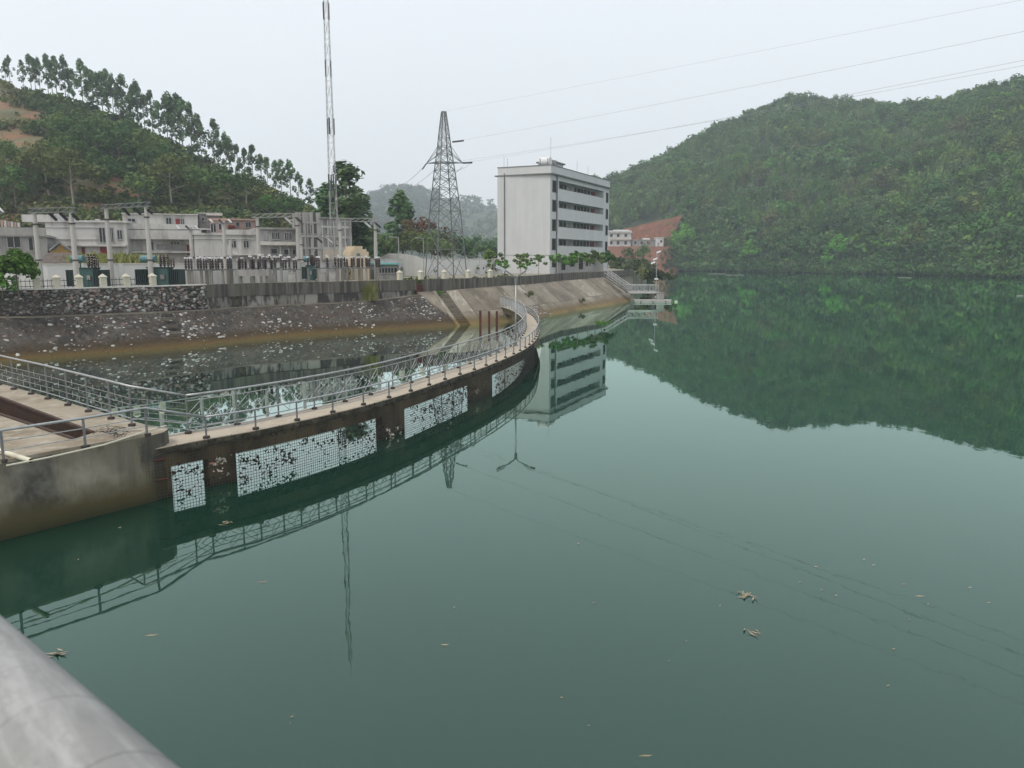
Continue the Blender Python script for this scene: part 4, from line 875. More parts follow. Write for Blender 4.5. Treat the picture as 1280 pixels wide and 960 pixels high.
for z_ in (-.4, .3): q.tube(c-d1*1+n1*.7+Vector((0, 0, z_)), c+d1*3.1+n1*.7+Vector((0, 0, z_)), .06, n=5); q.tube(c-d1*1-n1*.7+Vector((0, 0, z_)), c+d1*3.1-n1*.7+Vector((0, 0, z_)), .06, n=5)
q.build('stand', M_trim, tk)

# ------------------------------------------------------------------ substation yard
INS = [(r_*1.25, z_*1.5) for r_, z_ in [(.05, 0), (.05, .06), (.12, .09), (.06, .14), (.12, .19), (.06, .25), (.12, .30), (.06, .36), (.12, .41), (.06, .47), (.12, .52), (.05, .58), (.05, .66)]]
def pole_portal(label, u0, u1, y0, y1, v0, v1, nst=3, extra=None, group='portal frames of the substation'):
    p0 = Vector((xat(u0, y0), y0, ZG)); p1 = Vector((xat(u1, y1), y1, ZG)); z0, z1 = zat(v0, y0), zat(v1, y1)
    t = thing('portal_frame', label, 'portal frame', tuple(p0), group)
    for p, z in ((p0, z0), (p1, z1)):
        MB().tube(p, (p.x, p.y, z), .24, .16, 10).build('pole', M_pole, t, smooth=False)
        MB().tube((p.x, p.y, z-.95), (p.x, p.y, z-.85), .25, n=8).build('pole_band', M_foot, t); MB().tube((p.x, p.y, ZG+2.4), (p.x, p.y, ZG+2.5), .27, n=8).build('pole_band', M_foot, t)
    a = Vector((p0.x, p0.y, z0)); b = Vector((p1.x, p1.y, z1)); dd = (b-a).normalized(); a -= dd*.5; b += dd*.5
    q = MB()
    for off in (Vector((0, .2, 0)), Vector((0, -.2, 0)), Vector((0, 0, .35))): q.tube(a+off, b+off, .05, n=4)
    n_ = 7
    for k_ in range(n_): q.tube(a.lerp(b, k_/n_)+Vector((0, .2, 0)), a.lerp(b, (k_+1)/n_)+Vector((0, 0, .35)), .03, n=4); q.tube(a.lerp(b, k_/n_)+Vector((0, -.2, 0)), a.lerp(b, (k_+1)/n_)+Vector((0, 0, .35)), .03, n=4)
    q.build('beam', M_steel if v0 < 268 else M_grey, t)
    for k_ in range(nst):
        p = a.lerp(b, .42+.45*k_/max(1, nst-1)); dv = Vector((.75, -.3, -.62)); q = MB()
        for j in range(6): c = p+dv*((j+.7)/6.5); q.tube(c-dv*.03, c+dv*.06, .05, .14, n=7)
        q.tube(p, p+dv*1.15, .03, n=4); q.build('insulator_string', M_insw if k_ % 2 and v0 > 268 else M_mastb, t)
    return t
pole_portal('leftmost two-pole portal frame with a dark lattice beam', 50.5, 96, 63, 62, 266, 265)
pole_portal('tallest two-pole portal frame beside the second transformer', 139.5, 189, 68, 67, 261, 258)
pole_portal('two-pole portal frame with a thin beam in front of the grey houses', 325, 374, 80, 82, 272, 271)
pole_portal('rightmost two-pole portal frame in front of the big dark tree', 427, 470.5, 84, 86, 277, 277, 3)
t = pole_portal('lower two-pole portal frame in front of the stained tower', 378, 424, 90, 92, 296, 297)
def single_pole(label, u, y, v, arm=True):
    p = Vector((xat(u, y), y, ZG)); z = zat(v, y); t = thing('utility_pole', label, 'pole', tuple(p), 'single poles of the substation')
    MB().tube(p, (p.x, p.y, z), .22, .15, 10).build('pole', M_pole, t); MB().tube((p.x, p.y, ZG+2.6), (p.x, p.y, ZG+2.75), .25, n=8).build('pole_band', M_foot, t)
    if arm:
        MB().box(p.x-1.0, p.x+1.0, p.y-.26, p.y-.16, z-.3, z-.2).build('cross_arm', M_steel, t)
        for k_ in (-.9, 0, .9): q = MB(); q.tube((p.x+k_, p.y-.2, z-.2), (p.x+k_-.35, p.y-.2, z+.1), .05, .12, n=7); q.build('insulator', M_insw if k_ else M_mastb, t)
single_pole('lone concrete pole cut by the left picture edge', 1, 62, 262); single_pole('lone concrete pole with small insulators left of the cream house', 241.5, 76, 284)
single_pole('lone concrete pole in front of the cream house', 283, 77, 276); single_pole('short concrete pole beside the arched windows', 290, 84, 300, False)

def transformer(label, u, y, wd, m1=M_teal):
    x = xat(u, y); t = thing('transformer', label, 'transformer', (x, y, ZG), 'transformers of the substation'); w2 = wd/2; H2 = 1.75
    MB().box(x-w2*.45, x+w2*.45, y-.55, y+.55, ZG+.15, ZG+H2).build('tank', m1, t); MB().box(x-w2*.5, x+w2*.5, y-.62, y+.62, ZG+H2+.001, ZG+H2+.09).build('lid', M_tealD, t)
    MB().box(x-w2*.7, x+w2*.7, y-.5, y+.5, ZG, ZG+.149).build('plinth', M_pole, t)
    for s in (-1, 1):
        for k_ in range(6):
            xx = x+s*w2*(.5+.085*k_+.03); MB().box(xx-.035, xx+.035, y-.75, y+.6, ZG+.3, ZG+H2-.1).build('radiator_fin', M_tealD, t)
    q = MB(); q.tube((x-w2*.75, y-.3, ZG+2.55), (x-w2*.1, y-.3, ZG+2.55), .3, n=14); q.build('conservator', M_teal2, t, smooth=False)
    MB().tube((x-w2*.3, y-.3, ZG+H2), (x-w2*.3, y-.3, ZG+2.3), .06, n=6).build('feed_pipe', m1, t)
    for k_ in range(3):
        MB().lathe((x+w2*(.0+.17*k_), y+.15, ZG+H2+.09), [(r*1.1, z*1.1) for r, z in INS], 7).build('bushing', M_ins, t); MB().lathe((x+w2*(.45+.12*k_), y-.3, ZG+H2+.09), [(r*.7, z*.8) for r, z in INS], 7).build('bushing', M_ins, t)
    MB().box(x+w2*.12, x+w2*.3, y-.67, y-.551, ZG+.8, ZG+1.2).build('gauge_box', M_grey, t)
transformer('dark green transformer at left behind the iron fence', 111, 64.5, 3.0); transformer('larger dark green transformer beside the tall portal pole', 201, 68, 3.9)
transformer('small far transformer with dark blue fins in the middle of the yard', 388.5, 88, 1.7)

sw = thing('disconnect_switch', 'x', 'switchgear', (0, 0, 0), 'disconnect switches in the yard')
for s in (-1, 1): MB().box(s*1.0-.14, s*1.0+.14, -.14, .14, 0, 1.45).build('post', M_post, sw, world=False)
MB().box(-1.5, 1.5, -.5, -.38, 1.451, 1.56).build('beam', M_steel, sw, world=False); MB().box(-1.5, 1.5, .38, .5, 1.451, 1.56).build('beam', M_steel, sw, world=False)
for k_ in range(3):
    for s in (-.44, .44):
        ii = MB().lathe((-1.1+1.1*k_, s, 1.561), INS, 7).build('insulator', M_ins, sw, world=False); MB().box(-1.1+1.1*k_-.09, -1.1+1.1*k_+.09, s-.11, s+.11, 2.552, 2.70).build('cap', M_insw, ii, world=False)
    MB().tube((-1.1+1.1*k_, -.44, 2.74), (-1.1+1.1*k_, .44, 2.74), .03, n=5).build('blade', M_foot, sw, world=False)
spots = [(250, 73, 'left end of the front row'), (272, 74.5, 'front row below the lone pole'), (302, 76, 'front row below the arched windows'), (330, 78, 'front row at the thin portal pole'), (356, 80, 'front row left of the small transformer'),
         (410, 81.5, 'front row in front of the mast foot'), (440, 83, 'front row below the tan gatehouse'), (461, 84.5, 'right end of the front row'), (262, 84, 'left end of the back row'), (315, 87, 'back row behind the breaker'), (345, 89, 'back row below the grey house'), (372, 91, 'back row below the stained tower'), (431, 93, 'back row beside the gatehouse')]
for i, (u, y, lb) in enumerate(spots):
    loc = (xat(u, y), y, ZG); lab = 'switch stand with brown insulators, '+lb; rz = R.uniform(-.15, .15)+.1
    if i == 0: sw.location = loc; sw.rotation_euler.z = rz; sw['label'] = lab
    else: dup(sw, loc, rz, (1, 1, R.uniform(.94, 1.08)), lab)
ps_ = thing('post_insulator', 'x', 'switchgear', (0, 0, 0), 'slim insulator stands in the yard')
MB().box(-.1, .1, -.1, .1, 0, 1.5).build('post', M_post, ps_, world=False); MB().box(-.17, .17, -.17, .17, 1.501, 1.57).build('plate', M_steel, ps_, world=False)
ii = MB().lathe((0, 0, 1.571), INS, 7).build('insulator', M_ins, ps_, world=False); MB().box(-.13, .13, -.13, .13, 2.57, 2.72).build('cap', M_insw, ii, world=False)
MB().tube((0, 0, 2.721), (0, 0, 3.5), .025, n=4).build('dropper_rod', M_wire, ps_, world=False)
for i in range(20):
    u = 240+i*12.2+R.uniform(-2, 2); y = np.interp(u, [238, 480], [71, 84])+R.choice((0, 1.2, 5, 9)); loc = (xat(u, y), y, ZG); lab = ORD[i]+' slim insulator stand from the left in the switchyard'
    if i == 0: ps_.location = loc; ps_['label'] = lab
    else: dup(ps_, loc, 0, (1, 1, R.uniform(.92, 1.12)), lab)
cb = thing('circuit_breaker', 'grey box breaker with three dark bushings on legs behind the wall', 'switchgear', (xat(317, 72.5), 72.5, ZG)); x = cb.location.x
MB().box(x-1.6, x+1.6, 72.0, 73.0, ZG+.95, ZG+1.55).build('cabinet', M_grey, cb)
for s in (-1.2, 0, 1.2):
    MB().box(x+s-.09, x+s+.09, 72.4, 72.6, ZG, ZG+.949).build('leg', M_post, cb)
    MB().lathe((x+s, 72.3, ZG+1.551), [(r*1.4, z*1.15) for r, z in INS], 8).build('bushing', M_ins, cb); MB().lathe((x+s+.4, 72.8, ZG+1.551), [(r*1.2, z*1.0) for r, z in INS], 8).build('bushing', M_ins, cb)
for i, (u, y) in enumerate(((340, 74), (365, 77), (403, 79), (416, 80))):
    q = MB(); x = xat(u, y); q.box(x-.3, x+.3, y-.25, y+.25, ZG, ZG+1.15); q.box(x-.34, x+.34, y-.3, y+.3, ZG+1.151, ZG+1.2); q.box(x-.2, x+.2, y-.28, y-.251, ZG+.5, ZG+.9)
    tag(q.build('control_cabinet', M_pale if i % 2 else M_grey), ORD[i]+' from left of the small control cabinets in the yard', 'cabinet', 'control cabinets in the yard')
# yard lamps and slim posts between pylon and gatehouse
for lb, u, y, v in (('thin yard lamp left of the pylon', 498, 96, 297), ('thin yard lamp just beside the pylon leg', 529, 108, 298)):
    t = thing('yard_lamp', lb, 'lamp', (xat(u, y), y, ZG)); z = zat(v, y); x = xat(u, y, z)
    MB().tube((x, y, ZG), (x, y, z), .07, .05, 6).build('pole', M_galv, t); MB().tube((x, y, z), (x-.7, y, z+.08), .03, n=5).build('arm', M_galv, t); MB().box(x-1.15, x-.65, y-.14, y+.14, z, z+.14).build('lamp_head', M_grey, t)

# ------------------------------------------------------------------ jetty at the end of the bank
jt = thing('jetty_stairs', 'steel stairs with railings going down the bank to the jetty landing', 'stairs', (14.3, 119.6, ZW))
A0, A1 = Vector((14.2, 119.0, 3.8)), Vector((17.6, 117.2, 1.42)); ad_ = (A1-A0); sd_ = Vector((.45, .9, 0)).normalized()
for k_ in range(12): p = A0+ad_*((k_+.5)/12); q = MB(); q.fbox(p, ad_.xy.normalized().to_3d(), sd_, -.15, .15, 0, 1.3, p.z-.05, p.z); q.build('step', M_pole, jt)
for s in (0, 1.3):
    o = sd_*s; MB().tube(A0+o-Vector((0, 0, .1)), A1+o-Vector((0, 0, .1)), .08, n=5).build('stringer', M_foot, jt)
    for h_ in (.5, 1.05): MB().tube(A0+o+Vector((0, 0, h_)), A1+o+Vector((0, 0, h_)), .045, n=5).build('rail', M_galv, jt)
    for k_ in range(7): p = A0+ad_*(k_/6)+o; MB().tube(p, p+Vector((0, 0, 1.05)), .035, n=5).build('post', M_galv, jt)
jl = thing('jetty_landing', 'raised jetty landing with lattice railing on dark columns', 'jetty', (17.7, 117.2, 0))
MB().box(17.6, 22.1, 116.6, 118.6, 1.25, 1.42).build('deck', M_pole, jl)
for x, y in ((20.9, 116.9), (21.6, 118.2), (18.4, 118.2)): MB().box(x-.22, x+.22, y-.22, y+.22, -1.5, 1.249).build('column', M_foot if y < 117 else M_pole, jl)
for y in (116.7, 118.5):
    for h_ in (.12, 1.08): MB().tube((17.6, y, 1.42+h_), (22.1, y, 1.42+h_), .05, n=5).build('rail', M_galv, jl)
    for k_ in range(6): MB().tube((17.6+.9*k_, y, 1.42), (17.6+.9*k_, y, 2.5), .04, n=5).build('post', M_galv, jl)
    for k_ in range(5):
        q = MB(); x = 17.6+.9*k_; q.tube((x, y, 1.55), (x+.9, y, 2.48), .03, n=4); q.tube((x, y, 2.48), (x+.9, y, 1.55), .03, n=4); q.tube((x+.45, y, 1.55), (x+.45, y, 2.48), .03, n=4); q.build('lattice_panel', M_galv, jl)
dk = thing('floating_dock', 'long pale floating dock at the foot of the jetty', 'dock', (21, 115.6, 0))
MB().box(18.4, 23.7, 115.0, 116.3, -.25, .28).build('float', M_pole, dk); MB().box(18.3, 23.8, 114.95, 116.35, .281, .36).build('deck', M_cop, dk)
for x in (19.2, 21, 22.9): MB().box(x-.08, x+.08, 114.9, 114.949, .05, .2).build('fender', M_foot, dk)
q = MB(); q.box(21.7, 22.7, 115.3, 116.1, .362, 1.35); q.box(21.65, 22.75, 115.25, 116.15, 1.351, 1.42); tag(q.build('dock_box', M_grey), 'grey box standing on the floating dock', 'box')
q = MB(); q.box(24.4, 24.85, 115.6, 116.0, -.1, .15); q.box(24.5, 24.75, 115.7, 115.9, .151, .24); tag(q.build('mooring_float', M_pvc), 'small pale mooring float right of the dock', 'buoy')
jlp = thing('dock_lamp', 'slim lamp post with white floodlights on the jetty landing', 'lamp', (21.75, 116.85, 1.42)); x, y = 21.75, 116.85
MB().tube((x, y, 1.42), (x, y, 7.4), .07, .045, 7).build('pole', M_galv, jlp); MB().tube((x-.35, y, 6.0), (x+.1, y, 6.35), .04, n=5).build('arm', M_galv, jlp)
for dx, z in ((-.55, 5.75), (-.25, 6.3), (.25, 7.35)): q = MB(); q.hexa([(x+dx-.3, y-.2, z-.12), (x+dx+.3, y-.2, z+.08), (x+dx+.3, y+.2, z+.08), (x+dx-.3, y+.2, z-.12), (x+dx-.3, y-.15, z+.08), (x+dx+.3, y-.15, z+.3), (x+dx+.3, y+.15, z+.3), (x+dx-.3, y+.15, z+.08)]); q.build('floodlight', M_insw, jlp)
MB().box(x-.25, x+.25, y-.2, y+.2, 3.3, 3.55).build('junction_box', M_insw, jlp)

# ------------------------------------------------------------------ foliage
def leaves(r, clumps, n, size, up=.35, squash=.8, vert=0):
    C = np.array([c[:3] for c in clumps], float); rad = np.array([c[3] for c in clumps], float); pr = rad**2/np.sum(rad**2)
    k = r.choice(len(C), n, p=pr); v = r.normal(size=(n, 3)); v /= np.linalg.norm(v, axis=1)[:, None]
    rr = rad[k]*r.uniform(.45, 1.05, n)**.6; v2 = v*rr[:, None]; v2[:, 2] *= squash; P = C[k]+v2
    nn = v*.95+r.normal(size=(n, 3))*.38; nn[:, 2] += up; nn /= np.linalg.norm(nn, axis=1)[:, None]
    a = np.cross(nn, r.normal(size=(n, 3))); a /= np.linalg.norm(a, axis=1)[:, None]; b = np.cross(nn, a)
    if vert: b = b*(1-vert)+np.array((0, 0, 1))*vert+r.normal(size=(n, 3))*.2
    s = size*r.uniform(.6, 1.5, n)[:, None]; s2 = s*(.55 if not vert else .3)
    V = np.stack([P-b*s*.9, P+a*s2, P+b*s, P-a*s2], 1).reshape(-1, 3); return V, np.arange(4*n).reshape(-1, 4)
def limbs(mb, r, base, top, r0, clumps, n):
    base = Vector(base); top = Vector(top)
    mid = base.lerp(top, .5)+Vector((r.normal()*.02, r.normal()*.02, 0))*(top-base).length
    pts = [base, base.lerp(mid, .5), mid, mid.lerp(top, .5), top]; mb.path(pts, [r0*1.25, r0, r0*.75, r0*.55, r0*.25], 6)
    for i in range(n):
        c = clumps[i*len(clumps)//n]; c = Vector(c[:3]); t = min(.92, max(.3, (c.z-base.z)/(top.z-base.z)*.75)); k_ = t*4; j = min(3, int(k_)); s = pts[j].lerp(pts[j+1], k_-j)
        mb.path([s, s.lerp(c, .5)+Vector((0, 0, .04*(c-s).length)), c], [r0*.4, r0*.26, r0*.1], 4)
def euc(seed, h=15):
    r = np.random.default_rng(seed); cl = []
    for i in range(22):
        t_ = r.uniform(0, 1)**.75; z = h*(.30+.66*t_); w_ = h*.165*math.sin(math.pi*(.18+.74*t_)); a = r.uniform(0, 6.28); q = r.uniform(.15, 1)
        cl.append((w_*q*math.cos(a), w_*q*math.sin(a), z, h*r.uniform(.028, .055)))
    cl.append((0, 0, h*.97, h*.045)); cl.append((0, 0, h*.9, h*.06)); mb = MB(); limbs(mb, r, (0, 0, 0), (r.normal()*.3, 0, h*.96), h*.0075, cl, 9); return mb, leaves(r, cl, 900, h*.023, squash=1.55)
def dense_euc(seed, h=15):
    r = np.random.default_rng(seed); cl = []
    for i in range(46):
        t_ = r.uniform(0, 1); z = h*(.2+.74*t_); w_ = h*.2*(1-t_)**.55*(.75+.4*math.sin(t_*17+seed)); a = r.uniform(0, 6.28); q = r.uniform(.1, 1)
        cl.append((w_*q*math.cos(a), w_*q*math.sin(a), z, h*r.uniform(.035, .07)))
    cl.append((0, 0, h*.96, h*.04)); mb = MB(); limbs(mb, r, (0, 0, 0), (r.normal()*.3, 0, h*.96), h*.01, cl, 9); return mb, leaves(r, cl, 1900, h*.022, squash=1)
def broad(seed, h=10, wd=.42, n=760, low=.38, leaf=.035):
    r = np.random.default_rng(seed); cl = []
    for i in range(17):
        a = r.uniform(0, 6.28); e = r.uniform(-.2, 1); q = r.uniform(.55, 1)
        cl.append((h*wd*q*math.cos(a)*math.cos(e), h*wd*q*math.sin(a)*math.cos(e), h*low+h*(.93-low)*(.25+.7*max(0, math.sin(e))*q+.1*r.normal()), h*r.uniform(.09, .16)))
    cl.append((0, 0, h*.85, h*.15)); cl.append((0, 0, h*.62, h*.2)); mb = MB(); limbs(mb, r, (0, 0, 0), (r.normal()*.2, 0, h*.8), h*.013, cl, 9); return mb, leaves(r, cl, n, h*leaf)
def bamb(seed, h=9, n=520):
    r = np.random.default_rng(seed); cl = []; mb = MB()
    for i in range(11):
        a = r.uniform(0, 6.28); q = r.uniform(.05, .28)*h; hh = h*r.uniform(.6, 1)
        tip = Vector((q*math.cos(a), q*math.sin(a), hh)); mb.path([Vector((q*.15*math.cos(a), q*.15*math.sin(a), 0)), Vector((q*.4*math.cos(a), q*.4*math.sin(a), hh*.55)), tip], [.05, .04, .015], 4)
        for t in (.45, .65, .85, 1): cl.append((q*t*math.cos(a), q*t*math.sin(a), hh*t, h*.085))
    return mb, leaves(r, cl, n, h*.045, up=.1, vert=.55)
def young(seed, h=3.2):
    r = np.random.default_rng(seed); cl = []
    for i in range(13): a = r.uniform(0, 6.28); q = r.uniform(.05, .29)*h; cl.append((q*math.cos(a), q*math.sin(a), h*r.uniform(.5, .95), h*r.uniform(.05, .09)))
    mb = MB(); limbs(mb, r, (0, 0, 0), (0, 0, h*.85), h*.016, cl, 6); return mb, leaves(r, cl, 260, h*.055, squash=1.1)
def shrub(seed, h=2.0, n=260, wd=.6):
    r = np.random.default_rng(seed); cl = []
    for i in range(9): a = r.uniform(0, 6.28); q = r.uniform(0, wd)*h; cl.append((q*math.cos(a), q*math.sin(a), h*r.uniform(.25, .75), h*r.uniform(.16, .3)))
    mb = MB()
    for c in cl[:5]: mb.path([(0, 0, 0), (c[0]*.5, c[1]*.5, c[2]*.6), c[:3]], [h*.02, h*.015, h*.008], 4)
    return mb, leaves(r, cl, n, h*.085)
PROTO = {}
def proto(kind, seed, gen, lm, bm_=M_bark):
    key = (kind, seed, lm.name)
    if key not in PROTO:
        mb, (V, Q) = gen(seed); PROTO[key] = (mb.mesh('trunk', bm_), npmesh('crown', V, Q, lm))
    return PROTO[key]
def plant(name, label, cat, loc, pm, h=1, group=None, rz=None, wx=1):
    t = thing(name, label, cat, tuple(loc), group, R.uniform(0, 6.28) if rz is None else rz); t.scale = (h*wx, h*wx, h)
    link('trunk' if cat == 'tree' else 'stem', pm[0], t); link('crown' if cat == 'tree' else 'foliage', pm[1], t); return t
def cloud(name, places, gens, lm, kind='stuff'):        # many far plants that read as one mass
    base = [g for g in gens]; V = []; Q = []; off = 0; TT = []
    for (x, y, z, s) in places:
        v, q = base[R.randrange(len(base))]; a = R.uniform(0, 6.28); c, sn = math.cos(a), math.sin(a)
        v2 = np.empty_like(v); v2[:, 0] = (v[:, 0]*c-v[:, 1]*sn)*s+x; v2[:, 1] = (v[:, 0]*sn+v[:, 1]*c)*s+y; v2[:, 2] = v[:, 2]*s+z
        V.append(v2); Q.append(q+off); off += len(v); TT.append(np.repeat([[R.random(), R.betavariate(1.6, 2), R.random(), 1]], len(v), 0))
    me = npmesh(name, np.concatenate(V), np.concatenate(Q), lm); at_ = me.color_attributes.new('tint', 'FLOAT_COLOR', 'POINT'); at_.data.foreach_set('color', np.concatenate(TT).astype(np.float32).ravel())
    o = link(name, me); return tag(o, kind=kind)

# ------------------------------------------------------------------ hills
class Hill:
    def __init__(s, name, cols, m, prof=.9, noise=1.2, n=90, mrows=40, back=60):
        cols = [(Vector(a), Vector(b)) for a, b in cols]; s.A = Line([c[0] for c in cols]); s.m = len(cols)
        s.cols = cols; s.prof = prof; s.nz = noise; s.ph = [R.uniform(0, 6) for _ in range(8)]
        V = []; ts = [i/mrows for i in range(mrows+1)]+[1.25, 1.7, 2.2]
        for t in ts:
            for i in range(n+1): V.append(tuple(s.P(i/n, t)))
        Q = [(j*(n+1)+i, j*(n+1)+i+1, (j+1)*(n+1)+i+1, (j+1)*(n+1)+i) for j in range(len(ts)-1) for i in range(n)]
        me = npmesh(name, V, Q, m); me.polygons.foreach_set('use_smooth', [True]*len(me.polygons)); s.o = tag(link(name, me), kind='structure')
    def P(s, f, t):
        k = f*(s.m-1); i = min(s.m-2, int(k)); a = s.cols[i][0].lerp(s.cols[i+1][0], k-i); b = s.cols[i][1].lerp(s.cols[i+1][1], k-i)
        p = a.lerp(b, t); 
        p.z = a.z+(b.z-a.z)*(max(t, 0)**s.prof) if t <= 1 else b.z-(b.z-a.z)*(t-1)*.75
        g = s.nz*max(0, math.sin(math.pi*min(t, 1)))**.5
        p.z += g*(math.sin(p.x*.09+s.ph[0])*math.cos(p.y*.07+s.ph[1])+.6*math.sin(p.x*.21+p.y*.17+s.ph[2])+.4*math.sin(p.x*.4-p.y*.33+s.ph[3]))
        return p
    def find(s, u, v, t0=0):
        best = None
        for j in range(41):
            for i in range(121):
                p = s.P(i/120, t0+(1-t0)*j/40); q = proj(tuple(p)); e = (q[0]-u)**2+(q[1]-v)**2
                if best is None or e < best[0]: best = (e, p)
        return best[1]
cr = [(-260, 60, 255), (-120, 82, 250), (0, 104, 245), (49, 118, 240), (98, 134, 235), (157, 160, 228), (197, 178, 222), (243, 203, 215), (282, 219, 210), (328, 238, 203), (361, 254, 198), (394, 268, 195), (440, 288, 190), (490, 312, 188)]
HL = Hill('left_hill', [((xat(u, 122), 122, ZG-.3), aty(u, v, Y)) for u, v, Y in cr], M_hillL, prof=.95, noise=1.3)
# right hill
shore = [(-10, 455, 8), (30, 452, 10), (62, 440, 10), (78, 392, -.6), (103, 382, -.6), (130, 351, -.6), (150, 316, -.6), (162, 290, -.6), (171, 264, -.6), (183, 215, -.6), (190, 150, -.6), (190, 60, -.6)]
crest = [aty(650, 262, 560), aty(763, 236, 560), aty(800, 219, 560), aty(850, 194, 565), aty(905, 163, 570), aty(985, 133, 575), aty(1060, 138, 560), aty(1125, 145, 530), aty(1180, 135, 500), aty(1280, 113, 440), aty(1400, 100, 360), aty(1700, 90, 260)]
HR = Hill('right_hill', list(zip(shore, crest)), M_hillR, prof=.85, noise=3.0, n=120)
fc = [(250, 300), (330, 285), (380, 272), (420, 262), (455, 251), (475, 242), (495, 238), (515, 239), (530, 242), (560, 249), (590, 252), (620, 260), (660, 270), (720, 290), (800, 310)]
HF = Hill('far_hill', [((xat(u, 900), 900, ZG-3), aty(u, v, 1500)) for u, v in fc], M_hillF, prof=.8, noise=3)

# red earth: lower bank, terrace and upper cut, real slopes at their distance
def patch(name, bl, br, tr_, tl, n=24, amp=.5, m=M_redsoil):
    bl, br, tr_, tl = map(Vector, (bl, br, tr_, tl)); V = []
    for j in range(n+1):
        for i in range(n+1):
            f, t = i/n, j/n; p = bl.lerp(br, f).lerp(tl.lerp(tr_, f), t); e = math.sin(math.pi*t)**.5
            V.append(tuple(p+Vector((R.gauss(0, .25), 0, e*amp*(math.sin(f*23)+.5*math.sin(f*51+t*9))+R.gauss(0, .08)))))
    Q = [(j*(n+1)+i, j*(n+1)+i+1, (j+1)*(n+1)+i+1, (j+1)*(n+1)+i) for j in range(n) for i in range(n)]
    me = npmesh(name, V, Q, m); return tag(link(name, me), kind='structure')
T_Y = 396; zt_ = zat(308, T_Y)
patch('red_earth_bank', (38, 352, -.8), (76, 366, -.8), (xat(834, T_Y, zt_), T_Y-2, zt_), (xat(740, T_Y, zt_), T_Y-2, zt_))
patch('red_earth_shoulder', (76, 366, -.8), (79.5, 373, -.8), (xat(838, 398, 10), 398, zat(316, 398)), (xat(834, T_Y, zt_), T_Y-2, zt_))
q = MB(); q.box(xat(735, T_Y, zt_), xat(838, T_Y, zt_), T_Y-2.1, T_Y+30, zt_-3, zt_-.02); tag(q.build('red_earth_terrace', M_redsoil), kind='structure')
patch('red_earth_cut', (xat(772, 412, zt_), 412, zt_-.5), (xat(833, 406, zt_), 406, zt_-.5), aty(853, 269, 418), aty(780, 286, 422), amp=.8)
h = House('white three-storey house with balcony on the red terrace', 755, 402, 788, 403, 9, 289.5, M_white, zb=zt_-.05, roof=.5); h.slab(762, 298.5, 788, out=1.2, th=.5, m=M_cop, up=.9)
for u_ in (762, 770.5, 780): h.win(u_, 292.5, u_+3, 297, 0); h.win(u_, 301.5, u_+3, 305.5, 0)
h.block(768, 287, 786, 289.4, -6, -1, M_white); h.slab(755, 289.8, 789, out=.8, th=.4, m=M_cop)
h = House('low grey house row beside the white house on the terrace', 789.5, 402, 818, 402, 7, 300.5, M_grey, zb=zt_-.05, roof=.4)
for u_ in (792, 800, 808): h.win(u_, 301.8, u_+3, 305, 0)
h.block(804, 297.5, 812, 300.4, -5, -1, M_white); h.door(809, 302, 812, 306)
h = House('small bright white hut at the right end of the red terrace', 819, 401, 828.5, 401, 5, 297.5, M_white, zb=zt_-.05, roof=.3, name='hut', cat='hut'); h.door(821, 303, 823, 307.5, M_frame); h.win(824.5, 300.5, 827, 303, 0)

# ------------------------------------------------------------------ plants on the left hill
GE = 'eucalyptus trees on the left ridge'
rhx = [0, 50, 90, 145, 200, 230, 262, 275, 300, 325, 355, 392]; rhy = [7, 9.3, 11, 12.2, 11, 13, 9.5, 11, 8.5, 9.4, 9, 6.5]
rux = [0, 49, 98, 157, 197, 243, 282, 328, 361, 394]; rvy = [104, 117, 132, 158, 175, 201, 217, 234, 250, 262]
ruu = [8, 16, 30, 38, 46, 53, 60, 67, 75, 82, 89, 96, 104, 111, 118, 125, 131, 138, 145, 151, 158, 164, 170, 176, 184, 192, 203, 209, 218, 226, 233, 239, 248, 254, 270, 277, 284, 291, 299, 306, 320, 327, 335, 348, 356, 364, 378, 391]
ridge = [(u, float(np.interp(u, rux, rvy)), float(np.interp(u, rhx, rhy))*R.uniform(.74, 1.06)) for u in ruu]
for i, (u, v, hh) in enumerate(ridge):
    p = HL.find(u, v-1, .8); plant('eucalyptus_tree', ORD[i]+' slender eucalyptus from the left along the skyline of the left ridge', 'tree', p, proto('e', i % 9, euc, L_euc, M_bark), hh/15*1.2, GE, wx=R.uniform(.95, 1.3))
def hill_tree(H, u, v, pm, hh, label, name='tree', group=None, base=10, wx=1, t0=0):
    p = H.find(u, v, t0); p.z -= .3; return plant(name, label, 'tree', p, pm, hh/base, group, wx=wx)
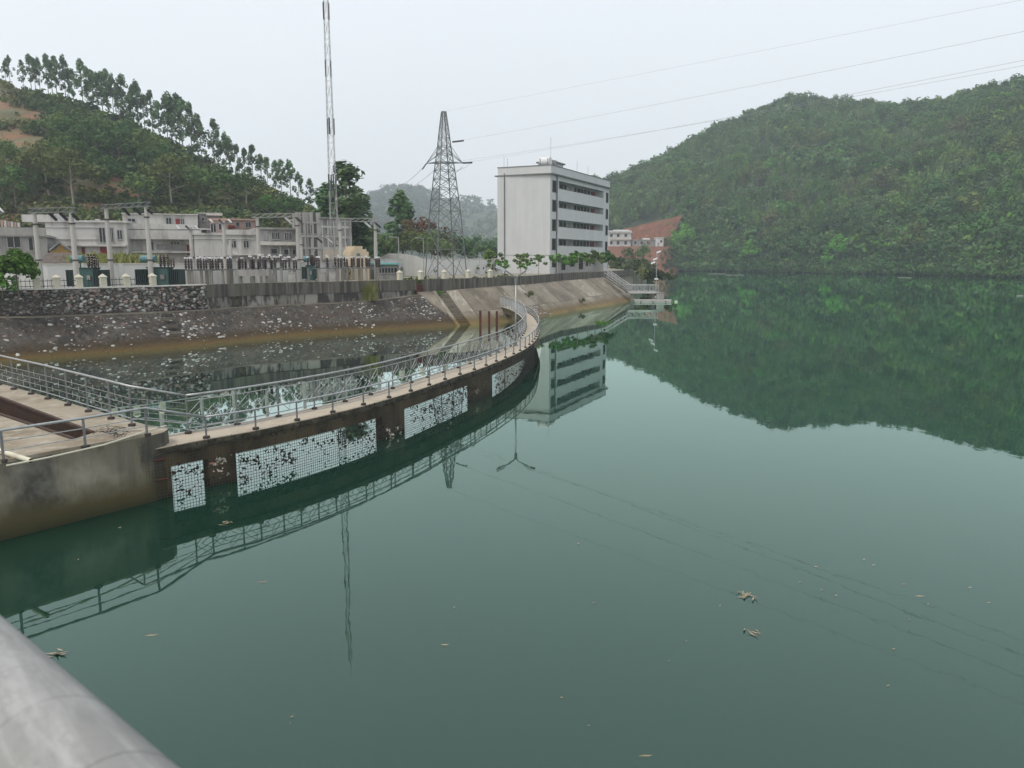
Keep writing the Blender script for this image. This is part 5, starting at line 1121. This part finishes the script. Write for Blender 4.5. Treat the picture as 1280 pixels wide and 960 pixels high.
lt = [(95, 258, 'broad', L_olive, 12, 'pale olive round tree with visible trunks on the lower left slope'), (40, 255, 'bamboo', L_olive, 11, 'yellow green bamboo clump above the left houses'), (18, 262, 'broad', L_dark, 9, 'dark rounded tree above the left roof'), (62, 248, 'broad', L_olive, 11, 'mid green tree below the bare terraces'),
      (100, 195, 'broad', L_dark, 10, 'dark green tree under the ridge, left part'), (125, 205, 'broad', L_dark, 11, 'dark green tree under the ridge, beside the pale olive tree'), (150, 215, 'broad', L_dark, 10, 'dark green tree in the middle of the hill belt'), (75, 185, 'broad', L_mid, 9, 'fresh green tree at the top of the left belt'), (175, 215, 'broad', L_mid, 10, 'fresh green tree below the skyline gap'),
      (205, 225, 'broad', L_dark, 9, 'dark tree at the right end of the hill belt'), (215, 262, 'broad', L_olive, 12, 'large olive tree above the white house'), (250, 262, 'broad', L_mid, 10, 'mid green tree above the stair tower'), (285, 262, 'broad', L_dark, 11, 'dark broad tree above the pink house'), (310, 264, 'broad', L_olive, 10, 'olive tree with pale trunk above the pink house'), (335, 272, 'broad', L_bright, 6, 'bright green bushy tree near the hill foot'),
      (175, 262, 'broad', L_mid, 8, 'rounded tree above the balconied house'), (140, 245, 'broad', L_dark, 9, 'dark tree in the hollow of the hill'), (270, 235, 'broad', L_olive, 7, 'small olive tree high on the right slope'), (88, 212, 'bamboo', L_mid, 8, 'green bamboo clump by the bare terraces'), (10, 225, 'broad', L_mid, 9, 'mid green tree at the left frame edge'),
      (120, 175, 'broad', L_mid, 8, 'small tree among the ridge trunks, left'), (230, 240, 'broad', L_dark, 8, 'dark tree on the middle of the right slope'), (65, 160, 'broad', L_dark, 7, 'dark small tree just under the ridge row'), (360, 285, 'broad', L_dark, 8, 'dark tree behind the grey house'), (5, 250, 'bamboo', L_olive, 9, 'tall yellow green bamboo at the frame edge'),
      (85, 225, 'broad', L_dark, 10, 'dark green tree above the pale olive tree'), (190, 240, 'broad', L_dark, 10, 'dark tree right of the hollow'), (165, 190, 'broad', L_dark, 9, 'dark tree below the ridge trunks, middle'), (195, 205, 'broad', L_mid, 8, 'green tree below the ridge gap, right')]
for i, (u, v, kd, lm, hh, lb) in enumerate(lt):
    pm = proto('b', i % 4, broad, lm, M_barkp if lm is L_olive else M_bark) if kd == 'broad' else proto('m', i % 2, bamb, lm)
    hill_tree(HL, u, v, pm, hh, lb, 'broadleaf_tree' if kd == 'broad' else 'bamboo_clump', 'trees on the left hill slope', 10 if kd == 'broad' else 9, 1.1)
def lowshrub(seed, n=34): r = np.random.default_rng(seed); return leaves(r, [(r.normal()*.5, r.normal()*.5, r.uniform(.3, 1), .55) for _ in range(5)], n, .32)
gens = [lowshrub(s) for s in range(6)]; pl = []; pd = []
for i in range(5200):
    f, t = R.random(), R.random()**.8; p = HL.P(f, t); u, v = proj(tuple(p))
    if not (-120 < u < 500): continue
    bare = (u < 82 and 108 < v < 190 and math.sin(p.z*.62+p.x*.05) > -.45) or (70 < u < 175 and 212 < v < 262 and math.sin(p.z*.4+p.x*.09) > .25) or (215 < u < 330 and 205 < v < 262 and math.sin(p.z*.5+p.x*.07) > .3)
    if bare and R.random() < .88: continue
    g = math.sin(p.x*.06+1)*math.sin(p.z*.1+p.y*.05)
    if v > 225 and R.random() < .2: pd.append((p.x, p.y, p.z-.2, R.uniform(.7, 1.6)))
    elif 40 < u < 260 and v < 235: pd.append((p.x, p.y, p.z-.2, R.uniform(1.0, 2.9)))
    else: (pl if R.random() < .55+.4*g else pd).append((p.x, p.y, p.z-.2, R.uniform(.6, 1.8)))
cloud('hillside_brush', pl, gens, L_brush); cloud('hillside_thicket', pd, gens, leafmat('thicket leaf', (0.040, 0.066, 0.024), (0.075, 0.112, 0.037), (0.132, 0.165, 0.055), sc=.08, rnd=0))

# ------------------------------------------------------------------ forest on the right hill
def lowbamb(seed, n=62):
    r = np.random.default_rng(seed); cl = []
    for i in range(5):
        a = r.uniform(0, 6.28); q = r.uniform(.3, 1.6); h_ = r.uniform(5, 9)
        for t in (.4, .7, 1): cl.append((q*t*math.cos(a), q*t*math.sin(a), h_*t, 1.0))
    return leaves(r, cl, n, .95, up=.2, vert=.55)
def lowbroad(seed, n=90, leaf=.8):
    r = np.random.default_rng(seed); cl = [(r.normal()*1.7, r.normal()*1.7, r.uniform(3, 7), r.uniform(1, 1.9)) for _ in range(10)]
    return leaves(r, cl, n, leaf, up=.5)
gb = [lowbamb(s) for s in range(7)]; gr = [lowbroad(s) for s in range(7)]
pb_, pr2, pc_ = [], [], []
CUT = [(770, 308), (831, 308), (831, 289), (845, 281), (861, 272), (861, 264), (800, 275), (787, 282), (774, 290)]
def in_red(u, v, y):
    if u < 838 and v > 299: return True
    c = False
    for (a, b), (e, g) in zip(CUT, CUT[1:]+CUT[:1]):
        if (b > v) != (g > v) and u < (e-a)*(v-b)/(g-b)+a: c = not c
    return c
RT = [(855, 303), (935, 318), (1049, 315), (963, 282), (957, 302), (1101, 236), (987, 254), (945, 224), (1020, 243), (1060, 243), (1195, 165), (1235, 138), (1251, 258), (1203, 212), (1268, 192), (947, 193), (994, 195), (967, 209), (1085, 288), (1180, 287), (1230, 308), (1140, 309), (905, 222), (1150, 194), (1020, 180), (1110, 170), (880, 262), (1165, 250), (1090, 205), (1215, 275), (925, 262), (1040, 285)]
for i in range(12600):
    f, t = R.random(), (R.random()**.95*1.04 if i < 9800 else R.random()**1.5*.07-.004); p = HR.P(f, t); u, v = proj(tuple(p))
    if p.y < 60 or not (720 < u < 1480): continue
    if in_red(u, v, p.y): continue
    if t > .03 and any(abs(u-a) < 8 and -5 < v-b < 12 for a, b in RT): continue
    g = math.sin(p.x*.045)*math.cos(p.z*.07+p.y*.02)+.5*math.sin(p.x*.11+p.z*.13)
    if t > .96: pr2.append((p.x, p.y, p.z-1, R.uniform(.7, 1.3)))
    elif t < .03: pr2.append((p.x, p.y, max(-1.0, p.z-1.2), R.uniform(.4, .8)))
    elif t < .12: (pr2 if R.random() < .7 else pc_).append((p.x, p.y, max(-.2, p.z-1), R.uniform(.7, 1.25)))
    elif g > .45: pr2.append((p.x, p.y, p.z-1, R.uniform(.8, 1.3)))
    elif g < -.75: pc_.append((p.x, p.y, p.z-1, R.uniform(.8, 1.2)))
    else: pb_.append((p.x, p.y, p.z-1, R.uniform(.7, 1.15)))
pl_ = []
for i in range(520):
    f, t = R.random(), R.uniform(.03, .97); p = HR.P(f, t); u, v = proj(tuple(p))
    if 740 < u < 1450 and not in_red(u, v, p.y) and not any(abs(u-a) < 12 and -7 < v-b < 22 for a, b in RT): pl_.append((p.x, p.y, p.z-.5, R.uniform(1.1, 1.7)))
cloud('large_crowns', pl_, [lowbroad(s+40, 420, .42) for s in range(5)], leafmat('large crown leaf', (0.050, 0.099, 0.031), (0.094, 0.169, 0.052), (0.165, 0.239, 0.080), sc=.12, rnd=0))
cloud('bamboo_forest', pb_, gb, L_bam); cloud('broadleaf_forest', pr2, gr, leafmat('forest leaf', (0.039, 0.088, 0.030), (0.080, 0.157, 0.048), (0.136, 0.231, 0.067), sc=.04, rnd=0))
cloud('mixed_forest', pc_, gb+gr, leafmat('mixed forest leaf', (0.051, 0.101, 0.031), (0.111, 0.187, 0.050), (0.187, 0.266, 0.076), sc=.05, rnd=0))
rt = [(1020, 192, L_olive, 12, 'olive tree under the hill crown, in the middle'), (1110, 182, L_mid, 12, 'rounded green tree right below the crest gap'), (880, 274, L_olive, 11, 'olive tree above the dark trees by the red bank'), (1165, 262, L_dark, 14, 'dark rounded tree right of the large brown tree'), (1090, 217, L_mid, 13, 'fresh green tree just above the large brown tree'), (1215, 288, L_olive, 13, 'olive tree left below the leafy tree at the right edge'), (925, 274, L_mid, 11, 'mid green tree on the lower left shoulder'), (1040, 298, L_dark, 13, 'dark tree behind the vivid green shoreline tree'),
      (855, 318, L_bright, 13, 'bright green tree at the left end of the wooded shore'), (935, 331, L_bright, 10, 'slim bright green tree at the waterline'), (1049, 330, L_bright, 12, 'vivid green tree at the waterline in the middle of the shore'), (963, 292, L_brown, 10, 'brown tipped tree above the slim bright tree'), (957, 312, L_brown, 9, 'tan topped tree low above the shore'),
      (1101, 250, L_brown, 15, 'large brown tipped tree in the middle of the right hill'), (987, 264, L_brown, 11, 'brown green tree left of the hill middle'), (945, 236, L_olive, 14, 'pale olive tree on the left hill shoulder'), (1020, 254, L_mid, 11, 'fresh green tree left of the large brown tree'), (1060, 254, L_brown, 11, 'brown green tree just left of the large brown tree'),
      (1195, 178, L_brown, 14, 'brown green tree under the crest at right'), (1235, 150, L_mid, 13, 'bright rounded tree close under the right crest'), (1251, 272, L_mid, 14, 'leafy mid green tree at the right edge of the slope'), (1203, 224, L_olive, 13, 'olive tree on the upper right slope'), (1268, 204, L_olive, 13, 'olive tree at the right frame edge'), (947, 204, L_dark, 12, 'dark rounded tree high on the left shoulder'),
      (994, 206, L_brown, 12, 'brown green tree high in the middle'), (967, 217, L_bright, 9, 'small bright green tree high on the left shoulder'), (1085, 300, L_dark, 14, 'dark tree low on the slope behind the shore'), (1180, 300, L_dark, 15, 'dark green tree low on the right slope'), (1230, 320, L_mid, 14, 'mid green tree near the right shore'), (1140, 320, L_olive, 12, 'olive tree near the shore right of the vivid tree'), (900, 322, L_dark, 12, 'dark tree on the shore right of the red bank'), (1000, 322, L_dark, 12, 'dark tree on the shore between the bright trees'), (1270, 328, L_dark, 14, 'dark shoreline tree at the right frame edge'), (870, 300, L_dark, 13, 'dark tree above the bright tree by the red bank'),
      (1150, 205, L_brown, 12, 'brown green tree right of the hill crown'), (905, 230, L_mid, 10, 'green tree on the far left shoulder')]
for i, (u, v, lm, hh, lb) in enumerate(rt): hill_tree(HR, u, v, proto('r', i % 4, lambda s: broad(s+30, 10, .46, 1100, .15, .036), LF[lm]), hh*1.15, lb, 'broadleaf_tree', 'single trees on the right hill', wx=1.15)
ct = [(822, 201, 8), (900, 162, 11), (912, 157, 10), (950, 146, 10), (972, 138, 11), (985, 133, 14), (1000, 133, 12), (1017, 134, 14), (1030, 136, 10), (1043, 136, 14), (1056, 138, 15), (1085, 141, 10), (1105, 143, 12), (1126, 145, 13), (1160, 139, 9), (1190, 132, 9), (1266, 116, 14), (1240, 121, 9)]
for i, (u, v, hh) in enumerate(ct): hill_tree(HR, u, v, proto('c', i % 4, lambda s: broad(s+70, 10, .4, 800, .3, .035), L_dark), hh*.8, ORD[i]+' from left of the dark feathery trees standing on the right hill crest', 'crest_tree', 'trees on the right hill crest', 10, R.uniform(1.1, 1.5), .8)
# far hill cover
pf_ = []
for i in range(1500):
    f, t = R.random(), R.random()*1.03; p = HF.P(f, t); u, v = proj(tuple(p))
    if not (380 < u < 640): continue
    if u > 545 and R.random() < .75: continue
    pf_.append((p.x, p.y, p.z-1.5, R.uniform(1.3, 2.2)))
cloud('far_woods', pf_, gr, leafmat('far wood leaf', (0.030, 0.057, 0.024), (0.054, 0.088, 0.034), (0.084, 0.120, 0.042), sc=.04, rnd=0))

# ------------------------------------------------------------------ trees around houses, pylon and office
def tree(label, u, y, pm, hh, base, name='broadleaf_tree', z=ZG, group=None, wx=1): return plant(name, label, 'tree', (xat(u, y, z), y, z), pm, hh/base, group, wx=wx)
tree('big dark feathery eucalyptus behind the radio mast foot', 436, 108, proto('E', 1, lambda s: dense_euc(s+60, 15), L_euc), 15.8, 15, 'eucalyptus_tree', wx=1.7)
tree('lower dark eucalyptus left of the big one', 416, 112, proto('E', 2, lambda s: dense_euc(s+60, 15), L_euc), 13.5, 15, 'eucalyptus_tree', wx=1.7)
tree('dark leaning eucalyptus between tower block and big tree', 450, 116, proto('E', 3, lambda s: dense_euc(s+60, 15), L_euc), 13, 15, 'eucalyptus_tree', wx=1.3)
tree('tall pointed grey green tree left of the pylon', 503, 165, proto('E', 4, lambda s: dense_euc(s+60, 15), L_dark), 17, 15, 'eucalyptus_tree', wx=1.5)
tree('reddish topped tree left of the pylon', 529, 160, proto('b', 2, broad, L_red), 11.5, 10); tree('mid green bushy tree behind the pylon', 550, 158, proto('b', 3, broad, L_olive), 9, 10)
gx = [(462, 150, 8.5, L_mid, 'mid green tree right of the big dark tree'), (474, 152, 7.5, L_dark, 'dark small tree behind the last portal pole'), (486, 155, 8, L_dark, 'dark tree below the tall pointed tree'), (515, 152, 9, L_olive, 'olive tree in front of the reddish tree'), (540, 150, 8.5, L_mid, 'green tree behind the left pylon leg'), (564, 162, 8.5, L_dark, 'dark tree behind the right pylon leg'), (580, 175, 8, L_euc, 'bluish tree right of the pylon'), (596, 178, 8.5, L_euc, 'bluish tree between pylon and office'), (610, 180, 7.5, L_euc, 'bluish tree next to the office gable'), (626, 185, 9, L_euc, 'bluish tree hidden partly by the office gable'), (450, 140, 7, L_mid, 'low green tree behind the gatehouse')]
for i, (u, y, hh, lm, lb) in enumerate(gx): tree(lb, u, y, proto('b', i % 4, broad, lm), hh, 10, group='trees behind the white wall', wx=1.15)
tree('dense dark green tree in front of the left transformer', 24, 51.5, proto('n', 1, lambda s: broad(s+10, 10, .36, 900, .45, .06), leafmat('glossy tree leaf', (.03, .07, .016), (.055, .13, .022), (.09, .19, .035), sc=1.2)), 3.4, 10, wx=1.0)
tree('small light shrubby tree at the left edge on the wall', 3, 50.5, proto('n', 2, lambda s: broad(s+10, 10, .45, 600, .2, .06), L_bright), 1.7, 10, 'shrub_tree', wx=1.1)
GY = 'young trees along the office front'
yt = [(617, 96, 3.6, L_mid, 'bushier young tree at the office gable, with a leaning crown'), (627, 94, 2.6, L_bright, 'small light green tree beside the bushier one'), (651, 108, 3.4, L_mid, 'young tree with pale trunk in front of the office gable'), (656, 100, 2.2, L_bright, 'thin sapling under the lamp arm'), (673, 116, 3.1, L_mid, 'young tree at the office corner'),
      (697, 116, 3.5, L_bright, 'first tree of the row along the office front'), (712, 119, 3.2, L_bright, 'second tree of the row along the office front'), (723, 121, 3.9, L_bright, 'third and tallest tree of the row along the office front'), (736, 123, 3.8, L_mid, 'fourth tree of the row along the office front'), (745, 126, 3.7, L_mid, 'fifth tree of the row along the office front'), (753, 129, 3.9, L_dark, 'sixth tree of the row along the office front'), (760, 132, 3.7, L_dark, 'last dark tree of the row along the office front')]
for i, (u, y, hh, lm, lb) in enumerate(yt): tree(lb, u, y, proto('y', i % 4, young, lm, M_barkp), hh, 3.2, 'young_tree', group=GY, wx=1.35)
# vines on the piers and low planting by the white wall
vs = [(xat(u, y), y-.6, ZG, s) for u, y, s in [(478+R.uniform(0, 150), 0, 0) for _ in range(0)]]
for i in range(46):
    u = R.uniform(470, 624); y = 112+(u-462)/164*20-.9; vs.append((xat(u, y), y, ZG+R.uniform(0, 1.2), R.uniform(.35, .7)))
for i in range(40):
    u = R.uniform(490, 632); d = uline(fl, u); p = fl.at(d); vs.append((p.x+R.uniform(-1, 1), p.y+R.uniform(1.5, 4), ZG, R.uniform(.3, .6)))
cloud('wall_planting', vs, gens, leafmat('wall planting leaf', (.04, .06, .02), (.08, .11, .035), (.13, .16, .06), sc=.8, rnd=0))
pm = proto('s', 1, shrub, L_mid)
for lb, u, y, hh in (('green shrub on the roof terrace of the balconied house', 174, 96, 3.2), ('leafy shrub beside the tower block wall', 437, 96, 2.6)): plant('shrub', lb, 'shrub', (xat(u, y), y, ZG), pm, hh/2)
# reeds behind the yard wall
def reeds(seed, n=120, h_=1.6):
    r = np.random.default_rng(seed); return leaves(r, [(r.normal()*.5, r.normal()*.4, h_*.5, h_*.5) for _ in range(4)], n, .3, up=0, vert=.7)
rg = [reeds(s) for s in range(4)]; ps = []
for i in range(150): u = R.uniform(96, 178); y = R.uniform(80, 84); ps.append((xat(u, y), y, ZG+.8, R.uniform(1.0, 1.5)))
cloud('tall_dry_grass', ps, rg, L_grass)
gc = thing('grass_clump', 'tall yellow green grass clump on the ledge below the parapet', 'grass', tuple(BL.at(uline(BL, 462)))); r = np.random.default_rng(5)
V = []; Q = []
for i in range(330):
    a = r.uniform(0, 6.28); l = r.uniform(.8, 2.0); sp = r.uniform(.05, .55)*l; b = np.array((r.normal()*.35, r.normal()*.2, 0)); m_ = b+np.array((sp*.4*math.cos(a), sp*.4*math.sin(a), l*.65)); e = b+np.array((sp*math.cos(a), sp*math.sin(a), l)); w_ = np.array((-math.sin(a), math.cos(a), 0))*.011
    k_ = len(V); V += [b-w_, b+w_, m_+w_*.8, m_-w_*.8, e+w_*.2, e-w_*.2]; Q += [(k_, k_+1, k_+2, k_+3), (k_+3, k_+2, k_+4, k_+5)]
link('blades', npmesh('blades', V, Q, L_grass), gc)
for i, (u, v, hh, lb) in enumerate(((660, 371, .9, 'small weed in the joint of the concrete slope'), (727, 379, .8, 'small dry weed low on the concrete slope'), (549, 369, .6, 'green weed on the upper steps of the slope stairs'))):
    d = WL.near(at(u, 400, 0)); best = None
    for k_ in range(200):
        d = WL.L*k_/199; w1 = WL.at(d); b1 = slope_top(d)
        for t in (.1, .2, .3, .4, .5, .6, .7, .8, .9): p = w1.lerp(b1, t); e = proj(tuple(p)); e = (e[0]-u)**2+(e[1]-v)**2; best = (e, p) if best is None or e < best[0] else best
    plant('weed', lb, 'weed', best[1], proto('s', 2, shrub, L_olive if i != 2 else L_bright), hh/2)
# bushes at the foot of the red bank and behind the bank end
bs = []
for i in range(170):
    u = R.triangular(764, 815, 772); y = R.uniform(190, 340); bs.append((xat(u, y, 4), y, ZG-.2, R.uniform(1.0, 2.2)))
for i in range(60): bs.append((26+R.uniform(-1, 6), 150+R.uniform(0, 40), 2.5+R.uniform(-.5, 1), R.uniform(.6, 1.2)))
for i in range(60): y = R.uniform(369, 394); u = R.uniform(826, 842); bs.append((xat(u, y), y, -.8+(y-367)/28*12, R.uniform(.8, 2.0)))
for i in range(50): y = R.uniform(180, 330); u = R.uniform(790, 818); bs.append((xat(u, y, 4), y, ZG-2.5, R.uniform(.9, 1.9)))
cloud('bank_bushes', bs, gens, leafmat('bank bush leaf', (.03, .045, .02), (.06, .08, .03), (.11, .12, .05), sc=.15, rnd=0))
tree('dark small tree at the foot of the red bank', 804, 262, proto('b', 1, broad, L_dark), 8, 10, wx=.8); tree('rounded dull green tree below the white terrace house', 786, 255, proto('b', 2, broad, L_dark), 6.5, 10)
plant('reed_clump', 'dry yellow reeds at the end of the concrete bank', 'reed clump', (xat(803, 150, 3), 150, 1.5), proto('m', 1, bamb, L_grass), .42)

# ------------------------------------------------------------------ floating debris
def leafbit(p, ang, l, wd, name, label, cat, group, m=M_float, curl=.004):
    q = MB(); c, s = math.cos(ang), math.sin(ang); P = lambda a, b, z: (p.x+a*c-b*s, p.y+a*s+b*c, z)
    q.v = [P(-l, 0, .012), P(-l*.3, wd, .02+curl), P(l*.4, wd*.8, .02+curl*.6), P(l, 0, .03), P(l*.4, -wd*.8, .012), P(-l*.3, -wd, .012), P(0, 0, .018)]
    q.f = [(0, 6, 1), (1, 6, 2), (2, 6, 3), (3, 6, 4), (4, 6, 5), (5, 6, 0)]; return tag(q.build(name, m), label, cat, group)
GD = 'leaf slivers floating on the open water'; LS = 'thin pale leaf sliver floating on the open green water'
for u, v in ((1020, 709), (1080, 700), (1027, 738), (1000, 728), (1117, 812), (1137, 775), (1110, 858), (1212, 735), (1236, 754), (723, 680), (742, 754), (568, 760), (365, 897), (363, 905), (702, 873), (736, 908), (836, 827), (900, 758), (1130, 731), (1045, 745), (280, 653), (98, 700), (1092, 707), (1160, 756), (858, 802), (150, 660)):
    p = at(u, v, 0); s = p.y*.0022; leafbit(p, R.uniform(-.6, .6), s*R.uniform(.6, 1.4), s*.16, 'floating_leaf', LS, 'leaf', GD)
for u, v, l, lb in ((807, 946, .13, 'long straw coloured leaf near the bottom edge of the picture'), (190, 795, .16, 'long pale reed blade near the railing reflection'), (328, 728, .14, 'reddish leaf below the railing reflection'), (556, 807, .10, 'forked pale twig in the middle of the near water'), (1150, 746, .13, 'dark curled leaf at right with a raised tip')):
    p = at(u, v, 0); leafbit(p, R.uniform(-.2, .2), l*.75, l*.07, 'floating_leaf', lb, 'leaf', None)
    q = None
def clump(u, v, n, spread, lb):
    p = at(u, v, 0); t = thing('leaf_cluster', lb, 'leaves', tuple(p))
    for i in range(n):
        c = Vector((p.x+R.gauss(0, spread), p.y+R.gauss(0, spread), 0)); q = MB(); a = R.uniform(0, 6.28); l = R.uniform(.06, .14); d = Vector((math.cos(a), math.sin(a), 0)); s = Vector((-d.y, d.x, 0))*.018
        up = Vector((0, 0, R.uniform(.02, .07))); z0 = Vector((0, 0, .012+.002*i)); q.v = [tuple(c-d*l+z0), tuple(c+s+z0), tuple(c+d*l+up), tuple(c-s+z0)]; q.f = [(0, 1, 2, 3)]; q.build('leaf', M_float, t)
clump(934, 747, 12, .10, 'largest brown cluster of floating leaves on the near water'); clump(939, 790, 5, .06, 'small cluster of leaves below the largest one'); clump(70, 818, 8, .07, 'brown leaf cluster beside the foreground handrail'); clump(283, 655, 6, .08, 'brown litter floating near the walkway pier')
for lb, u0, v0, u1 in (('pale floating pole near the far wooded shore, left one', 884, 342.2, 906), ('pale floating pole near the far shore, nearer the middle', 906, 343.8, 930), ('pale floating pole near the far shore at right', 1122, 347, 1140), ('short white float at the right frame edge', 1271, 370, 1279)):
    a = at(u0, v0, 0); b = at(u1, v0+.3, 0); q = MB(); q.tube(a+Vector((0, 0, .1)), b+Vector((0, 0, .1)), .04 if v0 < 360 else .05, n=6); tag(q.build('floating_pole', M_pole), lb, 'float', 'floats far out on the water')
q = None
V = []
wv = [(p.x, p.y, 0, s) for p, s in [(at(752+R.gauss(0, 5), 403.5+R.gauss(0, 1.2), 0), R.uniform(.08, .16)) for _ in range(26)]]
cloud('floating_weed', wv, gens, L_bright)

# ------------------------------------------------------------------ haze: one closed box of thin even air round everything
hz = MB().box(-900, 1100, -450, 2600, -4.5, 420).build('haze', bpy.data.materials.new('haze air')); tag(hz, kind='stuff')
hm = hz.data.materials[0]; hm.use_nodes = True; t = hm.node_tree; t.nodes.clear(); o_ = t.nodes.new('ShaderNodeOutputMaterial'); pv = t.nodes.new('ShaderNodeVolumePrincipled')
pv.inputs['Color'].default_value = (.82, .91, 1, 1); pv.inputs['Density'].default_value = HAZE; pv.inputs['Anisotropy'].default_value = .2; t.links.new(pv.outputs[0], o_.inputs['Volume'])
